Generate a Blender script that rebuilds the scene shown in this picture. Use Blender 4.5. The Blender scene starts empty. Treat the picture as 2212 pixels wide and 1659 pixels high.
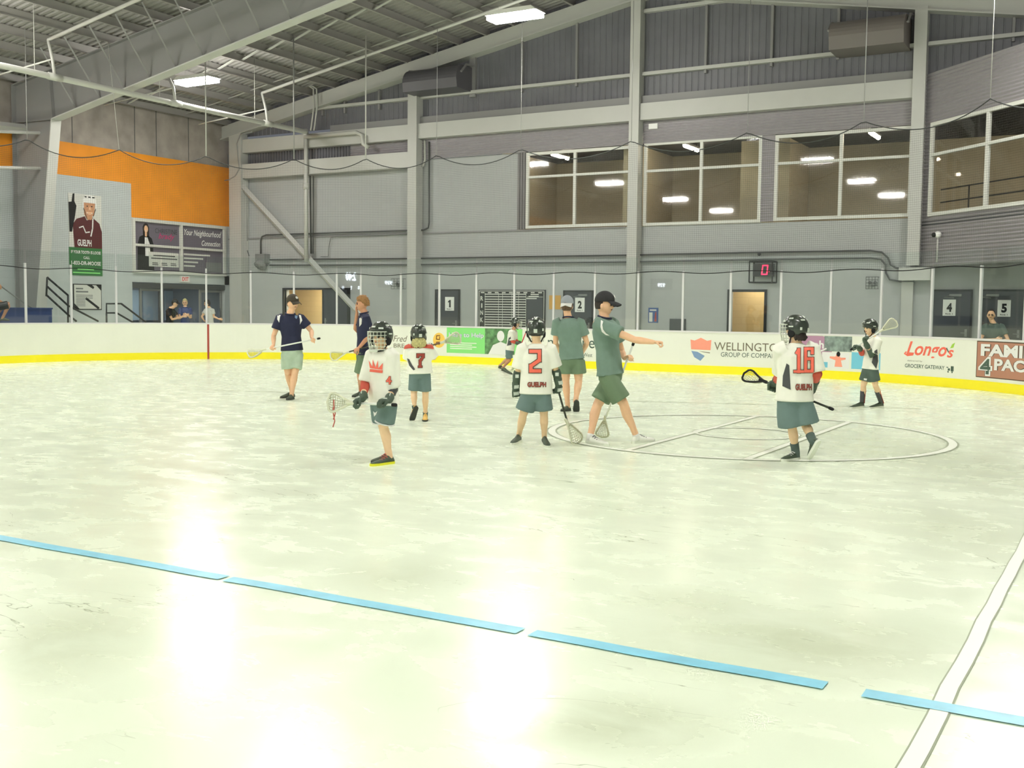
import bpy, bmesh, math, random
import numpy as np
from mathutils import Vector, Matrix
from mathutils.bvhtree import BVHTree

# ------------------------------------------------------------------ camera
SC = bpy.context.scene
COL = SC.collection
F, PITCH, ROLL, YAW, CAMH = 2364.2, .0689, .0104, -.5228, 1.6
PW, PH = 2212.0, 1659.0
V = Vector
fw = V((math.sin(YAW)*math.cos(PITCH), math.cos(YAW)*math.cos(PITCH), -math.sin(PITCH)))
_r = V((math.cos(YAW), -math.sin(YAW), 0)); _u = _r.cross(fw)
RT = math.cos(ROLL)*_r + math.sin(ROLL)*_u
UP = -math.sin(ROLL)*_r + math.cos(ROLL)*_u
EYE = V((0, 0, CAMH))
cd = bpy.data.cameras.new('camera'); cam = bpy.data.objects.new('camera', cd); COL.objects.link(cam)
cam.matrix_world = Matrix(((RT.x, UP.x, -fw.x, EYE.x), (RT.y, UP.y, -fw.y, EYE.y), (RT.z, UP.z, -fw.z, EYE.z), (0, 0, 0, 1)))
cd.sensor_width = 36; cd.lens = F/PW*36; cd.clip_start = .05; cd.clip_end = 200
SC.camera = cam
SC.view_settings.view_transform = 'Standard'; SC.view_settings.look = 'None'
SC.view_settings.exposure = 0.62; SC.view_settings.gamma = 1; SC.view_settings.use_curve_mapping = False
SC.cycles.use_denoising = True
SC.cycles.max_bounces = 8; SC.cycles.transparent_max_bounces = 24; SC.cycles.diffuse_bounces = 5
SC.cycles.sample_clamp_indirect = 6
W = bpy.data.worlds.new('world'); SC.world = W; W.use_nodes = True
W.node_tree.nodes['Background'].inputs[0].default_value = (.85, .9, 1, 1)
W.node_tree.nodes['Background'].inputs[1].default_value = .10
LAMP = 95.0            # emission of the high bay lamps

def ray(x, y): return fw + RT*((x-PW/2)/F) - UP*((y-PH/2)/F)
def onz(x, y, z=0): d = ray(x, y); return EYE + d*((z-CAMH)/d.z)
def ony(x, y, Y): d = ray(x, y); return EYE + d*(Y/d.y)
def onx(x, y, X): d = ray(x, y); return EYE + d*(X/d.x)
def onp(x, y, n, D): d = ray(x, y); n = V(n); return EYE + d*((D-n.dot(EYE))/n.dot(d))
def proj(p):
    d = V(p)-EYE; w = d.dot(fw); return PW/2+F*d.dot(RT)/w, PH/2-F*d.dot(UP)/w

# ------------------------------------------------------------------ materials
def lin(c):
    def f(v):
        v /= 255.0
        return v/12.92 if v <= .04045 else ((v+.055)/1.055)**2.4
    return (f(c[0]), f(c[1]), f(c[2]), 1)
MATS = {}
def mat(name, c, rough=.6, metal=0, emit=0, noise=0, nscale=8, spec=.5, bump=0, coat=0):
    if name in MATS: return MATS[name]
    m = bpy.data.materials.new(name); m.use_nodes = True; nt = m.node_tree; b = nt.nodes['Principled BSDF']
    b.inputs['Base Color'].default_value = lin(c); b.inputs['Roughness'].default_value = rough
    b.inputs['Metallic'].default_value = metal; b.inputs['Specular IOR Level'].default_value = spec
    b.inputs['Coat Weight'].default_value = coat
    if emit:
        b.inputs['Emission Color'].default_value = lin(c); b.inputs['Emission Strength'].default_value = emit
    if noise or bump:
        tc = nt.nodes.new('ShaderNodeTexCoord'); n = nt.nodes.new('ShaderNodeTexNoise')
        n.inputs['Scale'].default_value = nscale; n.inputs['Detail'].default_value = 4
        nt.links.new(tc.outputs['Object'], n.inputs['Vector'])
        if noise:
            mp = nt.nodes.new('ShaderNodeMapRange'); mp.inputs[1].default_value = .3; mp.inputs[2].default_value = .7
            mp.inputs[3].default_value = 1-noise; mp.inputs[4].default_value = 1+noise
            hs = nt.nodes.new('ShaderNodeHueSaturation'); hs.inputs['Color'].default_value = lin(c)
            nt.links.new(n.outputs['Fac'], mp.inputs[0]); nt.links.new(mp.outputs[0], hs.inputs['Value'])
            nt.links.new(hs.outputs[0], b.inputs['Base Color'])
        if bump:
            bp = nt.nodes.new('ShaderNodeBump'); bp.inputs['Strength'].default_value = bump; bp.inputs['Distance'].default_value = .02
            nt.links.new(n.outputs['Fac'], bp.inputs['Height']); nt.links.new(bp.outputs[0], b.inputs['Normal'])
    MATS[name] = m; return m
def blockmat(name, c, c2, axis='X', bw=.4, bh=.2, mortar=.008, noise=.04):
    m = mat(name, c, .75); nt = m.node_tree; b = nt.nodes['Principled BSDF']
    tc = nt.nodes.new('ShaderNodeTexCoord'); sp = nt.nodes.new('ShaderNodeSeparateXYZ'); cb = nt.nodes.new('ShaderNodeCombineXYZ')
    nt.links.new(tc.outputs['Object'], sp.inputs[0]); nt.links.new(sp.outputs[axis], cb.inputs['X']); nt.links.new(sp.outputs['Z'], cb.inputs['Y'])
    br = nt.nodes.new('ShaderNodeTexBrick'); br.inputs['Scale'].default_value = 1
    br.inputs['Brick Width'].default_value = bw; br.inputs['Row Height'].default_value = bh; br.inputs['Mortar Size'].default_value = mortar
    br.inputs['Color1'].default_value = lin(c); br.inputs['Color2'].default_value = lin([v*(1-noise) for v in c]); br.inputs['Mortar'].default_value = lin(c2)
    nt.links.new(cb.outputs[0], br.inputs['Vector']); nt.links.new(br.outputs['Color'], b.inputs['Base Color'])
    return m
def floormat():
    m = mat('polished concrete', (236, 244, 214), .32, spec=.5); nt = m.node_tree; b = nt.nodes['Principled BSDF']
    tc = nt.nodes.new('ShaderNodeTexCoord')
    def nz(sc, rot, s, det=6, dist=.0):
        mp = nt.nodes.new('ShaderNodeMapping'); mp.inputs['Scale'].default_value = sc; mp.inputs['Rotation'].default_value = (0, 0, rot)
        n = nt.nodes.new('ShaderNodeTexNoise'); n.inputs['Scale'].default_value = s; n.inputs['Detail'].default_value = det
        n.inputs['Roughness'].default_value = .56; n.inputs['Distortion'].default_value = dist
        nt.links.new(tc.outputs['Object'], mp.inputs[0]); nt.links.new(mp.outputs[0], n.inputs['Vector']); return n.outputs['Fac']
    def rng(src, a, b_, lo=0, hi=1):
        r = nt.nodes.new('ShaderNodeMapRange'); r.inputs[1].default_value = a; r.inputs[2].default_value = b_
        r.inputs[3].default_value = lo; r.inputs[4].default_value = hi; nt.links.new(src, r.inputs[0]); return r.outputs[0]
    def mul(a, b_):
        q = nt.nodes.new('ShaderNodeMath'); q.operation = 'MULTIPLY'; nt.links.new(a, q.inputs[0]); nt.links.new(b_, q.inputs[1]); return q.outputs[0]
    big0 = rng(nz((1, 1, 1), 0, .30, 3), .50, .70)
    fine = rng(nz((.75, 1.15, 1), .25, 2.6, 7, .35), .34, .64)
    def spot(px, py, qx, qy, amt):             # one worn grey patch, given by its centre and its half sizes
        c = onz(px, py); ax = (onz(px+qx, py)-c).length; ay = (onz(px, py-qy)-c).length
        mp = nt.nodes.new('ShaderNodeMapping'); mp.vector_type = 'TEXTURE'; mp.inputs['Location'].default_value = c; mp.inputs['Rotation'].default_value = (0, 0, -YAW); mp.inputs['Scale'].default_value = (ax, ay, 1)
        ln = nt.nodes.new('ShaderNodeVectorMath'); ln.operation = 'LENGTH'; nt.links.new(tc.outputs['Object'], mp.inputs[0]); nt.links.new(mp.outputs[0], ln.inputs[0]); return rng(ln.outputs['Value'], .25, 1.25, amt, 0)
    def add(a, b_):
        q = nt.nodes.new('ShaderNodeMath'); q.operation = 'ADD'; nt.links.new(a, q.inputs[0]); nt.links.new(b_, q.inputs[1]); return q.outputs[0]
    tot = rng(big0, 0, 1, .04, .32)
    for sp_ in ((1750, 1390, 420, 70, .9), (1300, 1560, 260, 60, .9), (860, 1240, 150, 40, .7), (130, 1380, 230, 80, .8), (2050, 1000, 220, 60, .7), (2100, 1150, 180, 60, .7), (1750, 930, 220, 40, .55), (900, 880, 160, 16, .55), (1500, 1300, 160, 30, .6), (250, 930, 220, 20, .35)): tot = add(tot, spot(*sp_))
    fac = mul(rng(tot, 0, 1, 0, .85), rng(fine, 0, 1, .3, 1))
    mx = nt.nodes.new('ShaderNodeMix'); mx.data_type = 'RGBA'
    mx.inputs['A'].default_value = lin((241, 252, 229)); mx.inputs['B'].default_value = lin((198, 208, 178))
    nt.links.new(fac, mx.inputs['Factor'])
    # thin wandering cracks
    cr = nz((.35, 1, 1), .05, 1.1, 5, .8)
    s1 = nt.nodes.new('ShaderNodeMath'); s1.operation = 'SUBTRACT'; s1.inputs[1].default_value = .5; nt.links.new(cr, s1.inputs[0])
    s2 = nt.nodes.new('ShaderNodeMath'); s2.operation = 'ABSOLUTE'; nt.links.new(s1.outputs[0], s2.inputs[0])
    crk = mul(rng(s2.outputs[0], .0, .0022, 1, 0), rng(nz((1, 1, 1), 0, .9, 2), .52, .6))
    m2 = nt.nodes.new('ShaderNodeMix'); m2.data_type = 'RGBA'; nt.links.new(mx.outputs['Result'], m2.inputs['A']); m2.inputs['B'].default_value = lin((150, 160, 130))
    nt.links.new(crk, m2.inputs['Factor']); nt.links.new(m2.outputs['Result'], b.inputs['Base Color'])
    nt.links.new(rng(fine, 0, 1, .16, .32), b.inputs['Roughness'])
    return m
def glassmat(name, tint, refl=.06, rough=.02):
    m = bpy.data.materials.new(name); m.use_nodes = True; nt = m.node_tree
    out = nt.nodes['Material Output']; nt.nodes.remove(nt.nodes['Principled BSDF'])
    t = nt.nodes.new('ShaderNodeBsdfTransparent'); t.inputs[0].default_value = tint
    g = nt.nodes.new('ShaderNodeBsdfGlossy'); g.inputs['Roughness'].default_value = rough
    fr = nt.nodes.new('ShaderNodeLayerWeight'); fr.inputs[0].default_value = .5
    pw_ = nt.nodes.new('ShaderNodeMath'); pw_.operation = 'POWER'; pw_.inputs[1].default_value = 5; nt.links.new(fr.outputs['Facing'], pw_.inputs[0])
    mu = nt.nodes.new('ShaderNodeMath'); mu.operation = 'MULTIPLY_ADD'; mu.inputs[1].default_value = .4; mu.inputs[2].default_value = refl; mu.use_clamp = True
    mx = nt.nodes.new('ShaderNodeMixShader')
    nt.links.new(pw_.outputs[0], mu.inputs[0]); nt.links.new(mu.outputs[0], mx.inputs[0]); nt.links.new(t.outputs[0], mx.inputs[1]); nt.links.new(g.outputs[0], mx.inputs[2]); nt.links.new(mx.outputs[0], out.inputs[0])
    MATS[name] = m; return m
def netmat():
    m = bpy.data.materials.new('netting'); m.use_nodes = True; nt = m.node_tree; out = nt.nodes['Material Output']; b = nt.nodes['Principled BSDF']
    b.inputs['Base Color'].default_value = lin((70, 72, 70)); b.inputs['Roughness'].default_value = .8
    uv = nt.nodes.new('ShaderNodeUVMap'); uv.uv_map = 'UVMap'; sp = nt.nodes.new('ShaderNodeSeparateXYZ'); nt.links.new(uv.outputs[0], sp.inputs[0])
    res = []
    for ax in 'XY':
        d = nt.nodes.new('ShaderNodeMath'); d.operation = 'DIVIDE'; d.inputs[1].default_value = .05; nt.links.new(sp.outputs[ax], d.inputs[0])
        f = nt.nodes.new('ShaderNodeMath'); f.operation = 'FRACT'; nt.links.new(d.outputs[0], f.inputs[0])
        l = nt.nodes.new('ShaderNodeMath'); l.operation = 'LESS_THAN'; l.inputs[1].default_value = .06; nt.links.new(f.outputs[0], l.inputs[0]); res.append(l.outputs[0])
    mxm = nt.nodes.new('ShaderNodeMath'); mxm.operation = 'MAXIMUM'; nt.links.new(res[0], mxm.inputs[0]); nt.links.new(res[1], mxm.inputs[1])
    t = nt.nodes.new('ShaderNodeBsdfTransparent'); mx = nt.nodes.new('ShaderNodeMixShader')
    nt.links.new(mxm.outputs[0], mx.inputs[0]); nt.links.new(t.outputs[0], mx.inputs[1]); nt.links.new(b.outputs[0], mx.inputs[2]); nt.links.new(mx.outputs[0], out.inputs[0])
    MATS['netting'] = m; return m

M_ = dict(
 floor=floormat(),
 block=blockmat('pale block wall', (173, 175, 175), (170, 172, 172), 'X', noise=.015),
 blockleft=blockmat('white block wall', (192, 198, 199), (188, 194, 195), 'Y', noise=.015),
 tanblock=blockmat('tan block wall', (196, 172, 126), (188, 164, 119), 'X', noise=.015),
 conc=mat('raw concrete', (154, 146, 140), .85, noise=.22, nscale=1.6, bump=.2),
 orange=mat('orange plywood', (236, 150, 40), .55, noise=.10, nscale=1.2),
 steel=mat('grey painted steel', (136, 135, 135), .5, noise=.02, nscale=2),
 steelw=mat('light grey painted steel', (188, 188, 184), .5, noise=.02, nscale=2),
 purlin=mat('purlin steel', (156, 153, 150), .5), hood=mat('brown grey hood', (122, 115, 112), .45), hood2=mat('dark hood', (92, 90, 96), .45), deck=mat('roof deck', (148, 145, 142), .55, noise=.05, nscale=3),
 rib=mat('dark ribbed panel', (108, 108, 114), .45, noise=.08, nscale=1.5),
 corr=mat('corrugated cladding', (158, 154, 158), .38, metal=.2, noise=.03),
 corrd=mat('dark corrugated cladding', (118, 116, 116), .4, metal=.2),
 board=mat('white dasher board', (238, 240, 228), .28, noise=.015, nscale=2),
 cap=mat('board cap rail', (226, 224, 224), .35),
 yellow=mat('yellow kick plate', (255, 240, 30), .3),
 post=mat('white post', (212, 212, 214), .4),
 black=mat('black', (22, 22, 24), .45), blackm=mat('black matte', (16, 16, 18), .8),
 rail=mat('black rail', (14, 16, 20), .4),
 white=mat('white', (236, 236, 234), .5), offw=mat('off white', (214, 214, 208), .55),
 grey=mat('mid grey', (128, 130, 130), .5), dgrey=mat('dark grey', (70, 72, 74), .5),
 doordark=mat('dark grey door paint', (58, 60, 68), .4), doorframe=mat('black door frame', (26, 27, 30), .45),
 tan=mat('beige interior wall', (178, 166, 138), .7, noise=.03, nscale=.6), ceilblk=mat('black ceiling paint', (40, 38, 42), .8),
 conduit=mat('dark conduit', (78, 80, 80), .4), pipe=mat('white painted pipe', (190, 190, 184), .4),
 glass=glassmat('clear rink glass', (.95, .975, .965, 1), .05), wglass=glassmat('window glass', (.86, .87, .86, 1), .09, .03),
 net=netmat(), rope=mat('dark rope', (60, 62, 62), .7), wire=mat('grey wire', (150, 150, 148), .4),
 lamp=mat('lamp diffuser', (255, 252, 244), .5, emit=LAMP), lampw=mat('warm lamp diffuser', (255, 240, 214), .5, emit=44),
 lime=mat('white floor paint', (246, 250, 236), .35), edgel=mat('faint paint edge', (204, 212, 186), .5), edge=mat('grey green paint edge', (150, 160, 132), .5),
 bluet=mat('blue floor tape', (140, 214, 240), .35, noise=.12, nscale=6),
 skin=mat('skin', (234, 188, 150), .5, noise=.03, nscale=20), skin2=mat('fair skin', (238, 202, 162), .5, noise=.03, nscale=20), skin3=mat('tanned skin', (205, 150, 115), .5, noise=.03, nscale=20),
 lip=mat('lip', (150, 84, 74), .5), eye=mat('eye', (40, 34, 32), .3), brow=mat('brow hair', (92, 66, 44), .8),
 navy=mat('navy polo fabric', (34, 38, 66), .8, noise=.06, nscale=14), teal=mat('grey green polo fabric', (116, 140, 128), .8, noise=.05, nscale=12),
 jersey=mat('white jersey fabric', (240, 240, 228), .75, noise=.03, nscale=10),
 slate=mat('slate shorts fabric', (106, 128, 126), .8, noise=.05, nscale=12), olive=mat('dark olive shorts fabric', (108, 130, 102), .8, noise=.05, nscale=12),
 pale=mat('pale green shorts fabric', (180, 200, 178), .8, noise=.06, nscale=12), dkshort=mat('dark shorts fabric', (80, 96, 88), .8, noise=.05, nscale=12),
 red=mat('red lettering', (244, 112, 92), .6), dred=mat('dark red', (170, 70, 58), .6), redpad=mat('red pad', (206, 88, 70), .7),
 outline=mat('dark outline', (84, 66, 50), .6),
 helm=mat('black helmet shell', (48, 56, 48), .3, coat=.3), cage=mat('pale wire', (214, 220, 206), .35, metal=.2),
 sock=mat('dark sock', (88, 104, 98), .85), shoe=mat('dark shoe', (66, 80, 64), .6), shoew=mat('white shoe', (238, 240, 230), .5), shoeo=mat('orange shoe', (236, 190, 90), .5),
 sole=mat('white sole', (226, 230, 216), .5), solek=mat('black sole', (50, 54, 48), .6), soley=mat('yellow sole', (235, 235, 40), .5),
 hairb=mat('curly brown hair', (150, 110, 64), .7, noise=.35, nscale=60), hairy=mat('blond hair', (192, 184, 126), .7, noise=.3, nscale=50), haird=mat('dark hair', (44, 34, 30), .7, noise=.3, nscale=50), hairg=mat('brown hair', (96, 72, 54), .7, noise=.3, nscale=50),
 capo=mat('olive cap', (62, 56, 44), .8), capk=mat('black cap', (40, 40, 42), .8), capg=mat('grey cap', (150, 156, 162), .8),
 glove=mat('dark glove', (74, 90, 76), .7, noise=.06, nscale=30), glovew=mat('pale glove patch', (206, 214, 204), .6),
 shaftk=mat('black shaft', (52, 56, 46), .4), shaftw=mat('white shaft', (232, 236, 228), .35), shaftd=mat('brown shaft', (110, 80, 40), .4), shaftr=mat('red shaft', (190, 40, 48), .4),
 mesh=mat('white pocket mesh', (190, 192, 162), .7), meshd=mat('dark pocket mesh', (96, 104, 88), .7), string=mat('red string', (196, 90, 78), .7),
 navyb=mat('blue box', (44, 64, 120), .5), green=mat('poster green', (52, 116, 62), .5), lgreen=mat('bright green', (140, 226, 130), .5), orangef=mat('orange circle', (250, 206, 96), .5), brownf=mat('brown mark', (150, 96, 40), .5),
 slatead=mat('slate purple poster', (112, 106, 118), .5), pink=mat('pink lettering', (196, 70, 120), .5), maroon=mat('maroon', (88, 34, 38), .6),
 purple=mat('mauve board print', (184, 140, 168), .4), maroona=mat('rust board print', (184, 130, 108), .4), bluea=mat('sky blue print', (120, 200, 226), .4), bluem=mat('steel blue print', (128, 158, 196), .4), salmon=mat('salmon print', (252, 160, 136), .4), inkg=mat('grey ink', (120, 112, 92), .5), ink=mat('dark green ink', (74, 96, 84), .5), leafg=mat('leaf green', (170, 214, 80), .5), photo=mat('dark green photo print', (96, 140, 92), .5, noise=.5, nscale=9), photo2=mat('grey photo print', (128, 144, 138), .5, noise=.5, nscale=7),
 lampd=mat('dim warm lamp diffuser', (255, 240, 214), .5, emit=15), ledw=mat('white led', (230, 240, 255), .5, emit=16), led=mat('red led', (255, 40, 84), .5, emit=1.6), orange2=mat('orange notice', (206, 158, 74), .6), blueposter=mat('blue poster', (70, 96, 150), .5),
 frame_=mat('pale stick frame', (222, 224, 200), .4), bluepanel=mat('blue lobby panel', (140, 168, 200), .5), lobby=mat('blue grey lobby wall', (110, 124, 146), .7), woodbr=mat('brown wood door', (108, 70, 50), .6, noise=.1), exitred=mat('exit red', (190, 70, 60), .5, emit=.25),
)

# ------------------------------------------------------------------ mesh collector
class MB:
    def __init__(s): s.v = []; s.f = []; s.m = []; s.sm = []; s.uv = None
    def add(s, vs, fs, mi=0, smooth=True):
        o = len(s.v); s.v += [V(p) for p in vs]
        for f in fs: s.f.append([o+i for i in f]); s.m.append(mi); s.sm.append(smooth)
        return s
    def box(s, a, b, mi=0):
        x0, y0, z0 = a; x1, y1, z1 = b
        x0, x1 = min(x0, x1), max(x0, x1); y0, y1 = min(y0, y1), max(y0, y1); z0, z1 = min(z0, z1), max(z0, z1)
        s.add([(x0, y0, z0), (x1, y0, z0), (x1, y1, z0), (x0, y1, z0), (x0, y0, z1), (x1, y0, z1), (x1, y1, z1), (x0, y1, z1)],
              [(0, 3, 2, 1), (4, 5, 6, 7), (0, 1, 5, 4), (1, 2, 6, 5), (2, 3, 7, 6), (3, 0, 4, 7)], mi, False); return s
    def obox(s, c, ax, ay, az, mi=0):
        c, ax, ay, az = V(c), V(ax), V(ay), V(az)
        p = [c+ax*i+ay*j+az*k for k in (-1, 1) for i, j in ((-1, -1), (1, -1), (1, 1), (-1, 1))]
        s.add(p, [(0, 3, 2, 1), (4, 5, 6, 7), (0, 1, 5, 4), (1, 2, 6, 5), (2, 3, 7, 6), (3, 0, 4, 7)], mi, False); return s
    def prism(s, poly, d, mi=0):
        n = len(poly); d = V(d); p = [V(q) for q in poly]
        s.add(p+[q+d for q in p], [tuple(range(n-1, -1, -1)), tuple(range(n, 2*n))]+[(i, (i+1) % n, n+(i+1) % n, n+i) for i in range(n)], mi, False); return s
    def tube(s, pts, rad, n=8, side=None, cap=0, mi=0, smooth=True, closed=False):
        pts = [V(p) for p in pts]; k = len(pts)
        if not isinstance(rad, (list, tuple)): rad = [rad]*k
        if isinstance(rad, tuple): rad = [rad]*k
        rad = [(q, q) if not isinstance(q, (tuple, list)) else q for q in rad]
        T = []
        for i in range(k):
            if closed: t = pts[(i+1) % k]-pts[i-1]
            else: t = pts[min(i+1, k-1)]-pts[max(i-1, 0)]
            T.append(t.normalized() if t.length > 1e-9 else V((0, 0, 1)))
        if side is None:
            side = V((0, 0, 1)) if abs(T[0].z) < .9 else V((1, 0, 0)); side = T[0].cross(side)
        side = V(side); rings = []
        def ring(c, t, sd, a, b):
            u = (sd - t*sd.dot(t)).normalized(); w = t.cross(u)
            return [c+u*(a*math.cos(2*math.pi*j/n))+w*(b*math.sin(2*math.pi*j/n)) for j in range(n)], u
        if cap == 1:
            a, b = rad[0]; r = min(a, b)
            for q, e in ((.86, .42), (.5, .26)):
                pass
            rings.append(ring(pts[0]-T[0]*r*.86, T[0], side, a*.5, b*.5)[0]); rings.append(ring(pts[0]-T[0]*r*.5, T[0], side, a*.86, b*.86)[0])
        for i in range(k):
            rg, side = ring(pts[i], T[i], side, *rad[i]); rings.append(rg)
        if cap == 1:
            a, b = rad[-1]; r = min(a, b)
            rings.append(ring(pts[-1]+T[-1]*r*.5, T[-1], side, a*.86, b*.86)[0]); rings.append(ring(pts[-1]+T[-1]*r*.86, T[-1], side, a*.5, b*.5)[0])
        vs = [p for r_ in rings for p in r_]; fs = []; m = len(rings)
        for i in range(m if closed else m-1):
            for j in range(n):
                a0, a1 = i*n, ((i+1) % m)*n
                fs.append((a0+j, a0+(j+1) % n, a1+(j+1) % n, a1+j))
        if not closed and cap != 2:
            fs.append(tuple(range(n-1, -1, -1))); fs.append(tuple(range((m-1)*n, m*n)))
        s.add(vs, fs, mi, smooth); return s
    def ball(s, c, a, b=None, d=None, nu=16, nv=10, mi=0, fn=None):
        c = V(c)
        if b is None: a, b, d = V((a, 0, 0)), V((0, a, 0)), V((0, 0, a))
        a, b, d = V(a), V(b), V(d); vs = [c+d]; fs = []
        for i in range(1, nv):
            th = math.pi*i/nv
            for j in range(nu):
                ph = 2*math.pi*j/nu; x, y, z = math.sin(th)*math.cos(ph), math.sin(th)*math.sin(ph), math.cos(th)
                if fn: x, y, z = fn(x, y, z)
                vs.append(c+a*x+b*y+d*z)
        vs.append(c-d if not fn else c+sum(((q*w) for q, w in zip((a, b, d), fn(0, 0, -1))), V((0, 0, 0)))); e = len(vs)-1
        if fn: vs[0] = c+sum(((q*w) for q, w in zip((a, b, d), fn(0, 0, 1))), V((0, 0, 0)))
        for j in range(nu):
            fs.append((0, 1+j, 1+(j+1) % nu)); fs.append((e, e-nu+(j+1) % nu, e-nu+j))
        for i in range(nv-2):
            for j in range(nu):
                p, q = 1+i*nu+j, 1+i*nu+(j+1) % nu
                fs.append((p, p+nu, q+nu, q))
        s.add(vs, fs, mi, True); return s
    def build(s, name, mats, parent=None, flat=False):
        o0 = V((0, 0, 0))
        if parent is not None:
            q = parent
            while q is not None: o0 += q.location; q = q.parent
        me = bpy.data.meshes.new(name); me.from_pydata([tuple(p-o0) for p in s.v], [], s.f)
        if not isinstance(mats, (list, tuple)): mats = [mats]
        for m in mats: me.materials.append(M_[m] if isinstance(m, str) else m)
        me.polygons.foreach_set('material_index', s.m)
        me.polygons.foreach_set('use_smooth', [False]*len(s.f) if flat else s.sm)
        if s.uv:
            ul = me.uv_layers.new(name='UVMap'); k = 0
            for p in me.polygons:
                for li, vi in zip(p.loop_indices, p.vertices): ul.data[li].uv = s.uv[vi]
        me.update()
        o = bpy.data.objects.new(name, me); COL.objects.link(o)
        if parent is not None: o.parent = parent
        return o
def tag(o, label, cat=None, group=None, kind=None):
    o['label'] = label
    if cat: o['category'] = cat
    if group: o['group'] = group
    if kind: o['kind'] = kind
    return o
def root(name, loc, label, cat, group=None, kind=None):
    o = bpy.data.objects.new(name, None); COL.objects.link(o); o.location = V(loc); o.empty_display_size = .1
    return tag(o, label, cat, group, kind)
def struct(name, mb, m, label, cat='wall', parent=None, flat=True):
    o = mb.build(name, m, parent, flat)
    if parent is None: tag(o, label, cat, None, 'structure')
    return o
ORD = 'first second third fourth fifth sixth seventh eighth ninth tenth eleventh twelfth thirteenth fourteenth fifteenth sixteenth seventeenth eighteenth nineteenth twentieth twenty-first twenty-second twenty-third twenty-fourth twenty-fifth'.split()

# ------------------------------------------------------------------ lettering
def text2d(s, bold=0, shear=0, spacing=1.0):
    cu = bpy.data.curves.new('lettering', 'FONT'); cu.body = s; cu.offset = bold; cu.shear = shear; cu.space_character = spacing; cu.resolution_u = 3
    o = bpy.data.objects.new('lettering', cu); COL.objects.link(o); bpy.context.view_layer.update()
    me = bpy.data.meshes.new_from_object(o.evaluated_get(bpy.context.evaluated_depsgraph_get()))
    vs = [(v.co.x, v.co.y) for v in me.vertices]; fs = [tuple(p.vertices) for p in me.polygons]
    bpy.data.objects.remove(o); bpy.data.curves.remove(cu); bpy.data.meshes.remove(me)
    if not vs: return [], []
    x0, x1 = min(p[0] for p in vs), max(p[0] for p in vs); y0, y1 = min(p[1] for p in vs), max(p[1] for p in vs)
    return [((x-x0)/(x1-x0), (y-y0)/(y1-y0)) for x, y in vs], fs
def put(mb, fn, s, u0, v0, w, h, mi=0, **k):
    vs, fs = text2d(s, **k); mb.add([fn(u0+x*w, v0+y*h) for x, y in vs], fs, mi, False)
def poly(mb, fn, pts, mi=0): mb.add([fn(*p) for p in pts], [tuple(range(len(pts)))], mi, False)
def rect(mb, fn, u0, v0, u1, v1, mi=0): poly(mb, fn, [(u0, v0), (u1, v0), (u1, v1), (u0, v1)], mi)
def disc(mb, fn, cu, cv, ru, rv, mi=0, n=24): poly(mb, fn, [(cu+ru*math.cos(2*math.pi*i/n), cv+rv*math.sin(2*math.pi*i/n)) for i in range(n)], mi)
def stroke(mb, fn, pts, w, mi=0):
    for (x0, y0), (x1, y1) in zip(pts[:-1], pts[1:]):
        d = math.hypot(x1-x0, y1-y0) or 1; nx, ny = -(y1-y0)/d*w/2, (x1-x0)/d*w/2; ex, ey = (x1-x0)/d*w*.3, (y1-y0)/d*w*.3
        poly(mb, fn, [(x0-nx-ex, y0-ny-ey), (x1-nx+ex, y1-ny+ey), (x1+nx+ex, y1+ny+ey), (x0+nx-ex, y0+ny-ey)], mi)
# ================================================================== SETTING
XW, YW = -30.4, 31.0
def pb(x): return 9.26+.177*(x+25) if x < -13.15 else 9.26+.177*(-13.15*2-x+25)
def fB(d=0): return lambda x, z: (x, YW-d, z)
def fL(d=0): return lambda y, z: (XW+d, y, z)
struct('floor', MB().box((-32, -14, -.3), (8, 38, 0)), 'floor', 'polished pale concrete rink floor with grey streaks and cracks', 'floor')

# painted markings lying on the floor
def marking(name, label, pieces, m):
    mb = MB()
    for p in pieces: mb.add([(q[0], q[1], q[2]) for q in p[0]], [tuple(range(len(p[0])))], p[1], False)
    return struct(name, mb, m, label, 'floor marking')
def band(pts, w, z, mi):                  # strip along a polyline
    out = []
    pts = [V((p[0], p[1], 0)) for p in pts]; L = []
    for i, p in enumerate(pts):
        t = (pts[min(i+1, len(pts)-1)]-pts[max(i-1, 0)]).normalized(); n = V((-t.y, t.x, 0)); L.append((p+n*w/2, p-n*w/2))
    for a, b in zip(L[:-1], L[1:]):
        out.append(([(a[0].x, a[0].y, z), (b[0].x, b[0].y, z), (b[1].x, b[1].y, z), (a[1].x, a[1].y, z)], mi))
    return out
def wob(p0, p1, n, a, seed):
    rn = random.Random(seed); p0, p1 = V(p0), V(p1); t = (p1-p0).normalized(); nn = V((-t.y, t.x, 0))
    return [p0.lerp(p1, i/n)+nn*rn.uniform(-a, a) for i in range(n+1)]
CX, CY, CR = -4.45, 13.82, 2.52
circ = [(CX+CR*math.cos(2*math.pi*i/72), CY+CR*math.sin(2*math.pi*i/72)) for i in range(73)]
marking('floor_marking', 'large white circle painted on the floor under the coaches', band(circ, .14, .003, 1)+band(circ, .095, .005, 0), ['lime', 'edge'])
c2 = [(CX+.66*math.cos(2*math.pi*i/40), CY+.05+.66*math.sin(2*math.pi*i/40)) for i in range(41)]
marking('floor_marking', 'small white ring inside the painted circle', band(c2, .085, .003, 1)+band(c2, .05, .0045, 0), ['lime', 'edge'])
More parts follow.
